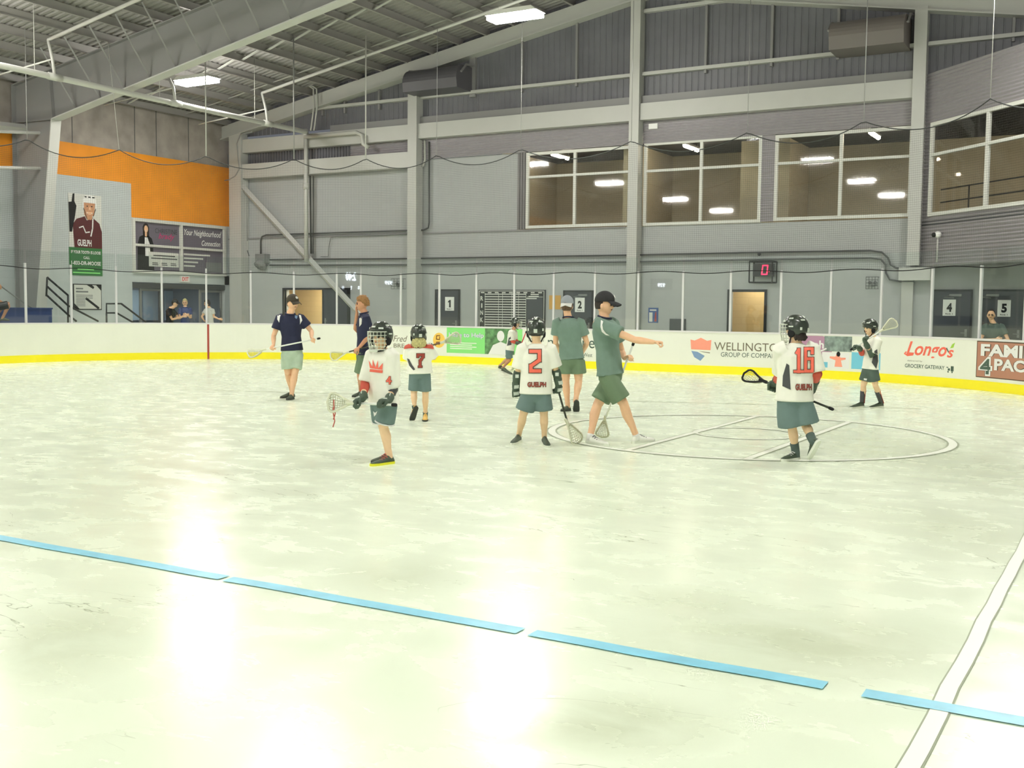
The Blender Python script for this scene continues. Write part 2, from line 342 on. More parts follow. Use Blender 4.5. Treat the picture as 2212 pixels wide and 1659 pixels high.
for xx, lb in ((-5.05, 'white painted bar crossing the circle, the one further from the numbered jersey 16'), (-3.66, 'white painted bar crossing the circle behind the player in jersey 16')):
    hh = math.sqrt(CR**2-(xx-CX)**2)
    marking('floor_marking', lb, band([(xx, CY-hh), (xx, CY+hh)], .125, .0025, 1)+band([(xx, CY-hh), (xx, CY+hh)], .085, .0042, 0), ['lime', 'edge'])
wl = wob((-.652, 2.2, 0), (-.652, 25.5, 0), 60, .006, 3)
marking('floor_marking', 'long straight white painted line running away from the viewer at the right', band(wl, .086, .003, 1)+band(wl, .07, .0045, 0), ['lime', 'edge'])
for i, (xa, xb) in enumerate(((-12.5, -4.62), (-4.58, -2.615), (-2.55, -1.115), (-.955, .9))):
    marking('floor_marking', 'length of worn blue floor tape, %s piece from the left' % ORD[i], band(wob((xa, 4.645, 0), (xb, 4.645, 0), max(3, int((xb-xa)*4)), .006, i), .105, .006, 0), ['bluet'])
marking('floor_marking', 'faint thin grey line across the floor near the far boards', band([(-15.5, 14.9), (-3.2, 19.2)], .04, .003, 0), ['edgel'])

# ---- roof
def corr_y(x0, x1, y0, y1, pitch, amp, zf):      # deck with flutes running along x
    mb = MB(); ys = []; y = y0; k = 0
    while y < y1: ys += [(y, 0), (y+pitch*.40, 0), (y+pitch*.5, amp), (y+pitch*.9, amp)]; y += pitch
    n = len(ys)
    for x in (x0, x1): mb.v += [V((x, yy, zf(x)+dz)) for yy, dz in ys]
    for i in range(n-1): mb.f.append([i, i+1, n+i+1, n+i]); mb.m.append(0); mb.sm.append(False)
    return mb
dk = corr_y(-31, -13.15, 11, 31.4, .22, .045, lambda x: pb(x)+.25)
d2 = corr_y(-13.15, 4.5, 11, 31.4, .22, .045, lambda x: pb(x)+.25)
dk.add(d2.v, d2.f, 0, False)
for a, b in ((-31, -13.15), (-13.15, 4.5)):
    dk.add([(a, -14, pb(a)+.26), (b, -14, pb(b)+.26), (b, 11, pb(b)+.26), (a, 11, pb(a)+.26)], [(0, 1, 2, 3)], 0, False)
    dk.add([(a, -14, pb(a)+.45), (b, -14, pb(b)+.45), (b, 31.4, pb(b)+.45), (a, 31.4, pb(a)+.45)], [(0, 1, 2, 3)], 0, False)
struct('ceiling', dk, 'deck', 'sloping fluted grey steel roof deck', 'ceiling')
px0 = -30.19
for i in range(17):
    x = px0+1.035*i; z = pb(x); mb = MB()
    mb.box((x-.004, 11, z), (x+.004, 31, z+.24)); mb.box((x, 11, z), (x+.085, 31, z+.006)); mb.box((x-.085, 11, z+.232), (x, 31, z+.24)); mb.box((x+.079, 11, z), (x+.085, 31, z+.025))
    tag(mb.build('roof_purlin', 'purlin', None, True), 'grey roof purlin under the deck, %s up from the left eave' % ORD[i], 'purlin', 'roof purlins')
nB = (-.177, 0, 1); dB = 9.26+.177*25
for k, (pa, wd, lb) in enumerate((((735, 52), .09, 'wide flat strap'), ((742, 131), .03, 'thin rod'))):
    yb = onp(pa[0], pa[1], nB, dB).y; mb = MB()
    x = -30.1
    for i in range(16):
        xa, xb = px0+1.035*i, px0+1.035*(i+1)
        mb.obox(((xa+xb)/2, yb, (pb(xa)+pb(xb))/2+.12), ((xb-xa)/2, 0, (pb(xb)-pb(xa))/2+(.08 if k == 0 else 0)), (0, wd/2, 0), (0, 0, .012))
    tag(mb.build('purlin_bridging', 'steelw', None, True), 'line of %s bridging tying the roof purlins together' % lb, 'roof bridging')
# ---- main tapered frame
def zt(x): return min(8.32+.168*(x+29.87), pb(x)-.01)
def zb(x): return 7.12+.19*(x+28.3)
YF = 21.9
fr = root('column', (-29.9, YF, 0), 'large tapered grey steel frame with sloping rafter along the left side', 'steel frame', None, 'structure')
web = [(-30.3, 0), (-29.5, 0), (-28.45, zb(-28.45)), (-13.15, zb(-13.15)), (-13.15, zt(-13.15)), (-30.3, zt(-30.3))]
mb = MB(); mb.prism([(x, YF-.012, z) for x, z in web], (0, .024, 0)); mb.build('frame_web', 'steel', fr, True)
def flange(a, b, w, th, m='steelw', nm='flange'):
    a, b = V((a[0], YF, a[1])), V((b[0], YF, b[1])); d = b-a; nrm = V((-d.z, 0, d.x)).normalized()
    MB().obox((a+b)/2, d/2, (0, w/2, 0), nrm*th/2).build(nm, m, fr, True)
flange((-29.5, 0), (-28.45, zb(-28.45)), .34, .035); flange((-28.45, zb(-28.45)), (-13.15, zb(-13.15)), .34, .035)
flange((-30.3, zt(-30.3)), (-13.15, zt(-13.15)), .3, .03, 'steel'); flange((-30.3, 0), (-30.3, zt(-30.3)), .3, .03, 'steel')
flange((-30.3, 7.12), (-28.45, zb(-28.45)), .26, .02, 'steel', 'stiffener'); flange((-28.45, zb(-28.45)), (-28.6, zt(-28.6)), .26, .02, 'steel', 'stiffener')
web2 = [(-13.15, zb(-13.15)), (2, zb(-28.3)), (2, zt(-28.3)), (-13.15, zt(-13.15))]
mb = MB(); mb.prism([(x, YF-.012, z) for x, z in web2], (0, .024, 0)); mb.build('frame_web', 'steel', fr, True)
for i in range(9):
    xb = -27.5+1.035*i; xt = xb+.05
    mb = MB(); mb.tube([(xb, YF-.03, zb(xb)+.06), (xt, YF-1.25, pb(xt)+.02)], .028, 4); mb.build('flange_brace', 'steel', fr, True)
# ---- ties on the left of the frame
for pa, pc, rr, lb in (((0, 272), (66, 279), .13, 'pale girt running along the left wall to the tapered frame, the upper thick one'), ((0, 284), (105, 288), .05, 'thin pale tube tie just below the upper girt at the left'), ((0, 362), (105, 364), .05, 'thin pale tube tie across the tapered column at the left')):
    x_ = -29.9 if rr > .1 else -29.2; a_, b_ = onx(pa[0], pa[1], x_), onx(pc[0], pc[1], x_); d_ = (a_-b_).normalized(); a_ = a_+d_*3
    mb = MB(); mb.tube([a_, b_], rr, 4 if rr > .1 else 8); struct('beam', mb, 'steelw', lb, 'tie')
# ---- end wall rafter and columns
def beam(name, label, a, b, mt='steelw', cat='beam'):
    return struct(name, MB().box(a, b), mt, label, cat)
mb = MB()
for a, b in ((-30.4, -13.15), (-13.15, 3)):
    mb.prism([(a, 30.66, pb(a)-.48), (b, 30.66, pb(b)-.48), (b, 30.66, pb(b)), (a, 30.66, pb(a))], (0, .3, 0))
    mb.prism([(a, 30.56, pb(a)-.5), (b, 30.56, pb(b)-.5), (b, 30.56, pb(b)-.46), (a, 30.56, pb(a)-.46)], (0, .4, 0))
struct('beam', mb, 'steelw', 'sloping grey rafter beam along the top of the far wall', 'beam')
YC = 30.58
cols = [(495, 520, 8.3, 'corner'), (880, 899, 8.75, 'slim'), (1356, 1377, 10.7, 'middle'), (1963.5, 1991, 9.9, 'tall')]
names = ['grey steel column in the corner where the walls meet', 'grey steel column left of the numbered door 1', 'grey steel column between the first two viewing windows', 'grey steel column where the angled wall begins']
cx = []
for (a, b, zt_, nm), lb in zip(cols, names):
    xa, xb = ony(a, 400, YC).x, ony(b, 400, YC).x; cx.append((xa, xb)); mb = MB()
    zt2 = pb((xa+xb)/2)-.4 if nm != 'slim' else zt_
    if nm == 'tall': zb0 = 2.85
    else: zb0 = 0
    mb.box((xa, YC, zb0), (xb, YC+.03, zt2)); mb.box((xa+.012, YC+.03, zb0), (xb-.012, YW-.01, zt2))
    struct('column', mb, 'steelw', lb, 'column')
# girders between columns
spans = [(cx[0][1], cx[1][0]), (cx[1][1], cx[2][0]), (cx[2][1], cx[3][0])]
for i, (a, b) in enumerate(spans):
    w = ['left', 'middle', 'right'][i]
    beam('beam', 'pale deep girder across the %s bay of the far wall' % w, (a, 30.68, 7.27), (b, YW, 7.76))
    beam('trim_%d' % (i+1), 'grey flashing strip above the %s bay girder' % w, (max(a, -25.3), 30.8, 7.76), (b, YW, 8.0), 'steel', 'trim')
    if i: beam('beam', 'thin horizontal girt high on the %s bay' % w, (max(a, -26.4), 30.78, 8.6), (b, YW-.02, 8.7))
    else: beam('beam', 'thin horizontal girt high on the left bay', (-26.2, 30.78, 8.6), (b, YW-.02, 8.7))
beam('beam', 'thin horizontal girt right of the tall column', (cx[3][1], 30.78, 8.6), (3, YW-.02, 8.7))
beam('beam', 'top girt just under the roof in the right bay', (cx[2][1], 30.8, 10.45), (-7, YW-.02, 10.55))
beam('beam', 'lower pale girder above the block wall in the left bay', (cx[0][1], 30.66, 6.33), (cx[1][0], YW, 6.85))
for i, x in enumerate((-25.7, -24.7, -23.2, -19.4, -17.55, -15.6, -11.4, -9.45, -7.6, -3.2)):
    wdt = .22 if i == 3 else .07
    struct('trim_%d' % (i+4), MB().box((x-wdt/2, 30.85, 8.4 if i < 3 else 8.5), (x+wdt/2, YW-.02, pb(x)-.45)), 'steel', 'slim vertical wall stud, %s from the left under the roof' % ORD[i], 'wall stud')
# diagonal brace
mb = MB(); mb.tube([(-29.75, 30.72, 6.32), (-22.5, 30.72, .15)], .115, 4); struct('beam', mb, 'steelw', 'diagonal grey brace running down from the corner column', 'brace')

# ---- cladding
def ribv(x0, x1, z0, ztop, y, pitch=.2, dep=.014):
    mb = MB(); xs = []; x = x0
    while x < x1: xs += [(x, 0), (min(x+pitch*.72, x1), 0), (min(x+pitch*.8, x1), dep), (min(x+pitch*.92, x1), dep)]; x += pitch
    n = len(xs); zf = ztop if callable(ztop) else (lambda q: ztop)
    mb.v = [V((a, y+d, z0)) for a, d in xs]+[V((a, y+d, zf(a))) for a, d in xs]
    for i in range(n-1): mb.f.append([i, i+1, n+i+1, n+i]); mb.m.append(0); mb.sm.append(False)
    return mb
def corrh(p0, p1, z0, z1, pitch=.075, amp=.013):
    p0, p1 = V((p0[0], p0[1], 0)), V((p1[0], p1[1], 0)); d = (p1-p0).normalized(); n = V((d.y, -d.x, 0)); N = max(2, int(round((z1-z0)/pitch*8))); mb = MB()
    for p in (p0, p1):
        for i in range(N+1):
            z = z0+(z1-z0)*i/N; q = p+n*(amp*math.sin(2*math.pi*(z-z0)/pitch)); mb.v.append(V((q.x, q.y, z)))
    for i in range(N): mb.f.append([i, N+1+i, N+2+i, i+1]); mb.m.append(0); mb.sm.append(True)
    return mb
struct('wall_upper_back', ribv(XW, 3.5, 7.9, lambda x: pb(x)+.2, 30.96), 'rib', 'dark ribbed metal wall under the roof at the far end')
struct('wall_left_bay', ribv(XW, -24.5, 6.85, 7.3, 30.96, .13, .04), 'rib', 'short dark ribbed panel between the two left girders')
struct('wall_corrugated', corrh((-24.5, 30.95), (cx[1][0], 30.95), 6.85, 7.28), 'corr', 'grey corrugated strip above the lower girder left of the slim column')
struct('wall_corrugated', corrh((cx[1][1], 30.95), (cx[2][0], 30.95), 6.6, 7.28), 'corr', 'grey corrugated strip above the first viewing window')
struct('wall_corrugated', corrh((cx[2][1], 30.95), (cx[3][0], 30.95), 6.6, 7.28), 'corr', 'grey corrugated strip above the second and third viewing windows')
# ---- block wall with openings
def wall_open(x0, x1, z0, z1, ops, mt, y0=YW, y1=YW+.25):
    mb = MB(); xs = x0
    for a, b, c, d in sorted(ops):
        mb.box((xs, y0, z0), (a, y1, z1))
        if c > z0: mb.box((a, y0, z0), (b, y1, c))
        if d < z1: mb.box((a, y0, d), (b, y1, z1))
        xs = b
    mb.box((xs, y0, z0), (x1, y1, z1)); return mb
HALL = (-27.62, -25.79, 0, 2.2); TAN = (-10.53, -9.50, 0, 2.15)
struct('wall_back', wall_open(XW, 3.5, 0, 4.13, [HALL, TAN], 'block'), 'block', 'pale painted block wall with doors behind the far boards')
struct('wall_back_upper', MB().box((XW, YW+.02, 4.13), (-17.75, YW+.25, 6.6)), 'block', 'pale block wall beside the viewing windows')
struct('trim_20', MB().box((XW, YW-.03, 4.09), (-13.9, YW+.02, 4.14)), 'steel', 'thin ledge line along the far wall under the windows', 'trim')
struct('wall_corrugated', ribv(-17.72, -17.42, 4.15, 6.62, 30.97, .1, .03), 'corrd', 'narrow ribbed panel at the left edge of the first viewing window')
struct('wall_corrugated', corrh((-9.68, 30.96), (-9.3, 30.96), 4.15, 6.62), 'corr', 'narrow corrugated panel between the second and third viewing windows')
# ---- viewing windows
def frame_rect(mb, fn, u0, v0, u1, v1, us, vs, w=.09, d=.09):
    def bar(a, b, c, e):
        p = [fn(a, b), fn(c, b), fn(c, e), fn(a, e)]; n = (V(p[1])-V(p[0])).cross(V(p[3])-V(p[0])).normalized()
        mb.prism([V(q)-n*d/2 for q in p], n*d)
    bar(u0, v0, u1, v0+w); bar(u0, v1-w, u1, v1); bar(u0, v0+w, u0+w, v1-w); bar(u1-w, v0+w, u1, v1-w)
    for u in us: bar(u-w/2, v0+w, u+w/2, v1-w)
    for v in vs:
        e = [u0+w]+[q for u in us for q in (u-w/2, u+w/2)]+[u1-w]
        for a, b in zip(e[0::2], e[1::2]): bar(a, v-w*.4, b, v+w*.4)
def window(i, label, fn, u0, v0, u1, v1, um, vm):
    r = root('window_%d' % i, fn((u0+u1)/2, v0), label, 'window', None, 'structure'); mb = MB(); frame_rect(mb, fn, u0, v0, u1, v1, [um], [vm]); mb.build('window_frame', 'offw', r, True)
    for a, b in ((u0, um), (um, u1)):
        for c, e in ((v0, vm), (vm, v1)):
            mb = MB(); rect(mb, fn, a+.04, c+.04, b-.04, e-.04); mb.build('pane', 'wglass', r, True)
window(1, 'viewing window above the schedule board, left of the middle column', fB(.0), -17.4, 4.17, cx[2][0], 6.58, -15.66, 5.8)
window(2, 'viewing window right of the middle column', fB(.0), cx[2][1]+.03, 4.14, -9.68, 6.63, -11.5, 5.78)
window(3, 'viewing window left of the angled wall', fB(.0), -9.3, 4.17, cx[3][0], 6.58, -7.45, 5.78)
A45 = V((-5.25, 30.85, 0)); q2 = math.sqrt(.5)
def f45(d=0): return lambda t, z: (A45.x+q2*t-q2*d, A45.y-q2*t-q2*d, z)
window(4, 'pair of tall panes in the angled corrugated wall', f45(0), .28, 4.13, 4.75, 6.56, 2.5, 5.72)
def p45(t): q = f45(0)(t, 0); return (q[0], q[1])
for t0, t1, z0, z1, lb in ((0, 9, 2.85, 4.12, 'grey corrugated angled wall below its windows'), (0, 9, 6.57, 7.86, 'grey corrugated angled wall above its windows'), (0, .27, 4.12, 6.57, 'narrow corrugated strip beside the angled windows'), (4.76, 9, 4.12, 6.57, 'corrugated angled wall beyond the windows')):
    struct('wall_angled', corrh(p45(t0), p45(t1), z0, z1, .09, .016), 'corr', lb)
struct('wall_angled_soffit', MB().prism([(-5.4, 31, 2.82), f45()(0, 2.82), f45()(9, 2.82), (3.4, 31, 2.82)], (0, 0, .03)), 'steel', 'flat soffit under the angled wall', 'soffit')
mb = MB(); mb.prism([f45(-.1)(0, 7.86), f45(-.1)(9, 7.86), (3.4, 31, 7.86), (-5.2, 31, 7.86)], (0, 0, .05)); struct('wall_angled_cap', mb, 'steel', 'flat cap on top of the angled wall', 'wall cap')
struct('beam', MB().box((-5.75, 30.62, 2.46), (-4.95, YW, 2.8)), 'steelw', 'short pale beam stub beside the numbered door 4', 'beam')
struct('column', MB().box((-5.72, 30.9, 0), (-5.42, YW, 2.46)), 'steelw', 'short pale pilaster left of the numbered door 4', 'column')
# ---- rooms behind the windows
mb = MB(); mb.box((-18.5, 35, 4), (3.5, 35.1, 7.3)); mb.box((-18.5, 31.3, 3.95), (-18.4, 35, 7.3)); mb.box((3.4, 27, 3.95), (3.5, 35, 7.3))
struct('wall_viewing_room', mb, 'tan', 'beige walls of the viewing room behind the windows')
for xa, xb in ((-12.0, -11.75), (-14.2, -14.0)): pass
struct('wall_viewing_room', MB().box((-14.15, 31.3, 4), (-14.0, 35, 7.0)), 'tan', 'beige partition behind the middle column')
struct('wall_viewing_room', MB().box((-10.9, 32.8, 4), (-9.4, 34.95, 7.0)), 'tan', 'beige corner wall behind the second viewing window')
mb = MB(); mb.box((-18.5, 31.25, 3.9), (-5.4, 35.1, 4.0)); mb.prism([(-5.4, 31, 3.9), f45()(0, 3.9), f45()(9, 3.9), (3.4, 31, 3.9)], (0, 0, .1)); mb.box((-5.4, 31, 3.9), (3.4, 35.1, 4))
struct('floor_viewing_room', mb, 'dgrey', 'dark floor of the viewing room', 'floor')
mb = MB(); mb.box((-18.5, 31.25, 6.76), (-5.3, 35.1, 6.86)); mb.box((-5.3, 31, 6.76), (3.4, 35.1, 6.86)); mb.prism([(-5.3, 31, 6.76), f45(-.1)(0, 6.76), f45(-.1)(9, 6.76), (3.4, 31, 6.76)], (0, 0, .1))
struct('ceiling_viewing_room', mb, 'ceilblk', 'black ceiling of the viewing room', 'ceiling')
for i, (p, lb) in enumerate((((1210, 338), 'first'), ((1493, 320), 'second'), ((1889, 292), 'third'))):
    q = ony(p[0], p[1], 32.15); r = root('strip_light', (q.x, q.y, 6.7), 'short warm strip light hanging behind the %s viewing window' % lb, 'light', 'viewing room strip lights')
    mb = MB(); mb.box((q.x-.06, q.y-.6, q.z+.04), (q.x+.06, q.y+.6, q.z+.1)); mb.box((q.x-.01, q.y-.6, q.z+.1), (q.x+.01, q.y-.58, 6.77)); mb.box((q.x-.01, q.y+.58, q.z+.1), (q.x+.01, q.y+.6, 6.77)); mb.build('housing', 'offw', r, True)
    MB().tube([(q.x, q.y-.55, q.z), (q.x, q.y+.55, q.z)], .055, 8, cap=1).build('diffuser', 'lampw', r)
for x in (-1.5, 1.5):
    r = root('strip_light', (x, 32.5, 6.9), 'warm strip light in the viewing room past the angled window at x %s' % ('near' if x < 0 else 'far'), 'light', 'viewing room strip lights')
    r['label'] = 'warm strip light in the room behind the angled window, the %s one' % ('nearer' if x < 0 else 'farther')
    MB().box((x-.06, 31.8, 6.66), (x+.06, 33.2, 6.77)).build('housing', 'offw', r, True); MB().tube([(x, 31.85, 6.62), (x, 33.15, 6.62)], .055, 8, cap=1).build('diffuser', 'lampw', r)
r = root('guard_rail', (-4, 32, 4), 'black two bar guard rail inside the angled window', 'railing')
for z in (4.72, 5.08): MB().tube([(-5.15, 33.15, z), (1.5, 26.5, z)], .022, 6).build('rail', 'rail', r)
for t in (1.2, 3.6, 6): MB().tube([(-5.15+t*q2, 33.15-t*q2, 4), (-5.15+t*q2, 33.15-t*q2, 5.08)], .022, 6).build('post', 'rail', r)
# ---- openings and doors in the block wall
mb = MB(); mb.box((-29, 32.9, 0), (-24, 33, 2.8)); mb.box((-29, 31.25, 2.6), (-24, 33, 2.7)); mb.box((-29, 31.25, 0), (-28.9, 33, 2.7)); mb.box((-24.1, 31.25, 0), (-24, 33, 2.7))
struct('wall_corridor', mb, 'tanblock', 'tan corridor wall seen through the wide opening')
mb = MB(); mb.box((-11.5, 32.3, 0), (-8.5, 32.4, 2.8)); mb.box((-11.5, 31.25, 2.6), (-8.5, 32.4, 2.7)); mb.box((-11.5, 31.25, 0), (-11.4, 32.4, 2.7)); mb.box((-8.6, 31.25, 0), (-8.5, 32.4, 2.7))
struct('wall_corridor', mb, 'tanblock', 'tan block wall seen through the narrow doorway under the red timer')
for x, y, nm in ((-26.7, 32.0, 'wide opening'), (-10, 31.75, 'narrow doorway')):
    r = root('ceiling_light', (x, y, 2.6), 'flat corridor ceiling light inside the %s' % nm, 'light'); MB().box((x-.45, y-.2, 2.56), (x+.45, y+.2, 2.6)).build('frame', 'offw', r, True)
    MB().box((x-.42, y-.17, 2.545), (x+.42, y+.17, 2.56)).build('diffuser', 'lampw' if nm == 'wide opening' else 'lampd', r, True)
def doorframe(mb, x0, x1, z1, w=.07, d=.05):
    mb.box((x0-w, YW-d, 0), (x0, YW+.1, z1)); mb.box((x1, YW-d, 0), (x1+w, YW+.1, z1)); mb.box((x0-w, YW-d, z1), (x1+w, YW+.1, z1+w))
mb = MB(); doorframe(mb, HALL[0], -24.62, HALL[3]); struct('trim_21', mb, 'doorframe', 'black frame around the wide opening', 'door frame')
mb = MB(); doorframe(mb, TAN[0], TAN[1], TAN[3]); struct('trim_22', mb, 'doorframe', 'black frame around the narrow tan doorway', 'door frame')
def door(i, x0, x1, z1, label, lever=1, kick=True, plate=None):
    r = root('door_%d' % i, ((x0+x1)/2, YW-.02, 0), label, 'door', None, 'structure'); MB().box((x0, YW-.03, .01), (x1, YW+.0, z1)).build('door_leaf', 'doordark', r, True)
    mb = MB(); doorframe(mb, x0, x1, z1, .05, .055); mb.build('door_frame', 'doorframe', r, True)
    hx = x1-.09 if lever > 0 else x0+.09
    mb = MB(); mb.box((hx-.03, YW-.045, .98), (hx+.03, YW-.03, 1.18)); mb.tube([(hx, YW-.04, 1.08), (hx, YW-.09, 1.08), (hx-.12*lever, YW-.09, 1.08)], .012, 6); mb.build('door_handle', 'grey', r, True)
    if kick: MB().box((x0+.03, YW-.035, .02), (x1-.03, YW-.03, 1.3)).build('kick_plate', 'dgrey', r, True)
    if plate is not None:
        mb = MB(); mb.box((plate, YW-.09, z1-.13), (plate+.3, YW-.03, z1-.07)); mb.tube([(plate+.05, YW-.08, z1-.1), (plate-.12, YW-.16, z1-.16), (plate+.12, YW-.1, z1-.17)], .012, 5); mb.build('door_closer', 'grey', r, True)
door(1, -20.84, -19.95, 2.17, 'dark grey steel door bearing the number 1 sign', 1, True)
door(2, -15.95, -15.0, 2.14, 'dark grey steel door bearing the number 2 sign', 1, True, -15.45)
door(3, -25.75, -24.66, 2.2, 'dark plain door leaf at the right of the wide opening', -1, False)
door(4, -4.9, -3.98, 2.17, 'dark grey steel door bearing the number 4 sign', 1, True, -4.5)
door(5, -3.72, -2.72, 2.17, 'dark grey steel door bearing the number 5 sign', 1, True, -3.6)
# ---- left wall
def lbox(y0, y1, z0, z1, d=0, t=.2): return MB().box((XW+d, y0, z0), (XW+d-t, y1, z1))
struct('wall_left_top', lbox(-14, 31.2, 6.81, 8.75), 'conc', 'raw streaked concrete band at the top of the left wall')
mb = MB(); mb.box((XW, -14, 5.75), (XW-.2, 31.2, 6.81)); mb.box((XW, 26.36, 4.6), (XW-.2, 31.2, 5.75)); struct('wall_left_orange', mb, 'orange', 'orange plywood band on the left wall')
mb = MB(); mb.box((XW, -14, 0), (XW-.2, 26.36, 5.75)); mb.box((XW, 26.36, 2.38), (XW-.2, 31.2, 2.73)); mb.box((XW, 30.76, 0), (XW-.2, 31.2, 4.6)); mb.box((XW, 26.36, 4.5), (XW-.2, 30.8, 4.6))
struct('wall_left', mb, 'blockleft', 'white painted block wall behind the left boards')
for i, y in enumerate((24.0, 26.55, 27.5, 29.0, 19.4)):
    struct('trim_%d' % (23+i), MB().box((XW-.01, y-.012, 6.82), (XW+.006, y+.012, 8.6)), 'dgrey', 'thin dark joint in the concrete band, %s' % ('%s along' % ORD[i]), 'wall joint')
struct('wall_right', MB().box((7.8, -14, 0), (8, 31, 9)), 'block', 'plain wall behind the viewer on the right'); struct('wall_front', MB().box((-32, -14.2, 0), (8, -14, 11.5)), 'blockleft', 'plain wall behind the viewer')
# poster windows in left wall
r = root('window_5', (XW, 28.55, 2.73), 'four lite window on the left wall filled with grey posters', 'window', None, 'structure'); mb = MB(); frame_rect(mb, fL(.02), 26.36, 2.7, 30.78, 4.58, [28.57], [3.67], .1, .12); mb.build('window_frame', 'offw', r, True)
# entrance under it
struct('trim_30', MB().box((XW-.15, 26.36, 2.18), (XW+.02, 30.76, 2.36)), 'dgrey', 'dark header above the glass entrance', 'door header')
mb = MB(); mb.box((-33.6, 26, 0), (-33.5, 31, 2.8)); mb.box((-33.6, 26.2, 2.4), (XW-.2, 31, 2.5)); mb.box((-33.6, 26.1, 0), (XW-.2, 26.2, 2.5)); mb.box((-33.6, 31, 0), (XW-.2, 31.1, 2.5))
struct('wall_lobby', mb, 'lobby', 'blue grey lobby walls behind the entrance'); struct('floor_lobby', MB().box((-33.6, 26, -.05), (-30.3, 31.1, .005)), 'dgrey', 'dark lobby floor', 'floor')
_a, _b = onx(405, 640, -33.45).y, onx(422, 640, -33.45).y; MBd = MB().box((-33.48, _a, 0), (-33.4, _b, 2.2)); struct('door_6', MBd, 'woodbr', 'brown wooden lobby door behind the entrance', 'door')
r = root('ceiling_light', (-32, 28.6, 2.4), 'flat lobby ceiling light behind the entrance', 'light'); MB().box((-32.5, 28.4, 2.36), (-31.5, 28.8, 2.4)).build('frame', 'offw', r, True); MB().box((-32.4, 28.45, 2.35), (-31.6, 28.75, 2.36)).build('diffuser', 'lampw', r, True)
for _i, (_p, _q) in enumerate(((285, 302), (308, 340), (356, 386))):
    struct('trim_%d' % (31+_i), MB().box((-33.48, onx(_p, 640, -33.45).y, 1.0), (-33.42, onx(_q, 640, -33.45).y, 2.15)), 'bluepanel', '%s blue panel on the lobby wall behind the entrance' % ORD[_i], 'wall panel')
def gdoor(i, y0, y1, label):
    r = root('door_%d' % i, (XW-.1, (y0+y1)/2, 0), label, 'door', None, 'structure'); mb = MB(); frame_rect(mb, fL(-.1), y0, 0, y1, 2.17, [], [.9], .09, .05); mb.build('door_frame', 'grey', r, True)
    mb = MB(); rect(mb, fL(-.1), y0+.05, .05, y1-.05, 2.1); mb.build('pane', 'wglass', r, True)
    MB().tube([(XW-.05, y1-.15, .8), (XW-.02, y1-.15, 1.0), (XW-.02, y1-.15, 1.35), (XW-.05, y1-.15, 1.5)], .015, 6).build('door_handle', 'dgrey', r)
gdoor(7, 26.75, 27.75, 'glazed entrance door at the left of the lobby opening'); gdoor(8, 29.55, 30.7, 'glazed entrance door at the right of the lobby opening')
# ================================================================== RINK BOARDS, GLASS, NET
RR, AY = 8.2, 18.4
QL = math.pi/2*RR
def P(s, off=0):
    if s < AY: return V((-26.2-off, s, 0))
    s -= AY
    if s < QL: a = s/RR; return V((-18-(RR+off)*math.cos(a), 18.4+(RR+off)*math.sin(a), 0))
    s -= QL
    if s < 9.7: return V((-18+s, 26.6+off, 0))
    s -= 9.7; a = s/RR; return V((-8.3+(RR+off)*math.sin(a), 18.4+(RR+off)*math.cos(a), 0))
S0, S1 = -10.0, AY+QL*2+9.7
def sgrid(s0, s1, st=.3):
    n = max(1, int(math.ceil((s1-s0)/st))); return [s0+(s1-s0)*i/n for i in range(n+1)]
def strip(o0, o1, z0, z1, s0, s1, mb=None, mi=0, st=.3):
    mb = mb or MB(); g = sgrid(s0, s1, st); vs = []
    for s in g:
        a, b = P(s, o0), P(s, o1); vs += [(a.x, a.y, z0), (b.x, b.y, z0), (b.x, b.y, z1), (a.x, a.y, z1)]
    fs = [(0, 1, 2, 3)]
    for i in range(len(g)-1):
        for j in range(4): fs.append((4*i+j, 4*i+(j+1) % 4, 4*i+4+(j+1) % 4, 4*i+4+j))
    k = 4*(len(g)-1); fs.append((k+3, k+2, k+1, k)); mb.add(vs, fs, mi, False); return mb
bd = root('dasher_board', (-17, 26.65, 0), 'long curved white rink boards with a yellow kick strip around the far end', 'rink boards')
strip(0, .1, .2, 1.035, S0, S1).build('panel', 'board', bd, True); strip(-.012, .1, 0, .2, S0, S1).build('kick_plate', 'yellow', bd, True); strip(-.012, .14, 1.035, 1.075, S0, S1).build('cap_rail', 'cap', bd, True)
strip(-.004, 0, .2, 1.035, 24.24, 24.3).build('goal_line_stripe', 'dred', bd, True); strip(-.014, -.012, 0, .2, 24.24, 24.3).build('goal_line_stripe', 'dred', bd, True)
# find s for an image column
_S = [10+i*.01 for i in range(int((S1-10)/.01))]; _PX = []
for s in _S:
    p = P(s, .06); _PX.append(proj((p.x, p.y, 1.5))[0])
_PX = np.array(_PX)
def s_at(x): return _S[int(np.argmin(abs(_PX-x)))]
def onb(x, y, off=.06):
    s = s_at(x); p = P(s, off); d = ray(x, y); t = (p.x*d.x+p.y*d.y)/(d.x*d.x+d.y*d.y); return s, CAMH+d.z*t
posts_px = [57, 155, 252, 350, 446, 542, 635, 727, 779, 865, 948, 1028, 1110, 1195, 1284, 1377, 1474, 1577, 1685, 1793, 1902, 2010, 2115]
PS = [s_at(x) for x in posts_px]; PS = [PS[0]-1.29]+PS+[PS[-1]+1.3]
ZP = [2.69]*6+[2.66, 2.64, 2.62]+[2.6]*16
for i, s in enumerate(PS):
    a, b = P(s, .06), P(s, .11); t = (P(s+.01)-P(s)).normalized(); mb = MB()
    mb.obox((a.x+(b.x-a.x)/2, a.y+(b.y-a.y)/2, (1.075+ZP[i])/2), t*.026, (b-a)/2, (0, 0, (ZP[i]-1.075)/2))
    o = mb.build('glass_support_post', 'post', None, True); tag(o, 'white post holding the rink glass, %s post from the left' % (ORD[i-1] if i else 'just outside and before the first'), 'post', 'glass support posts')
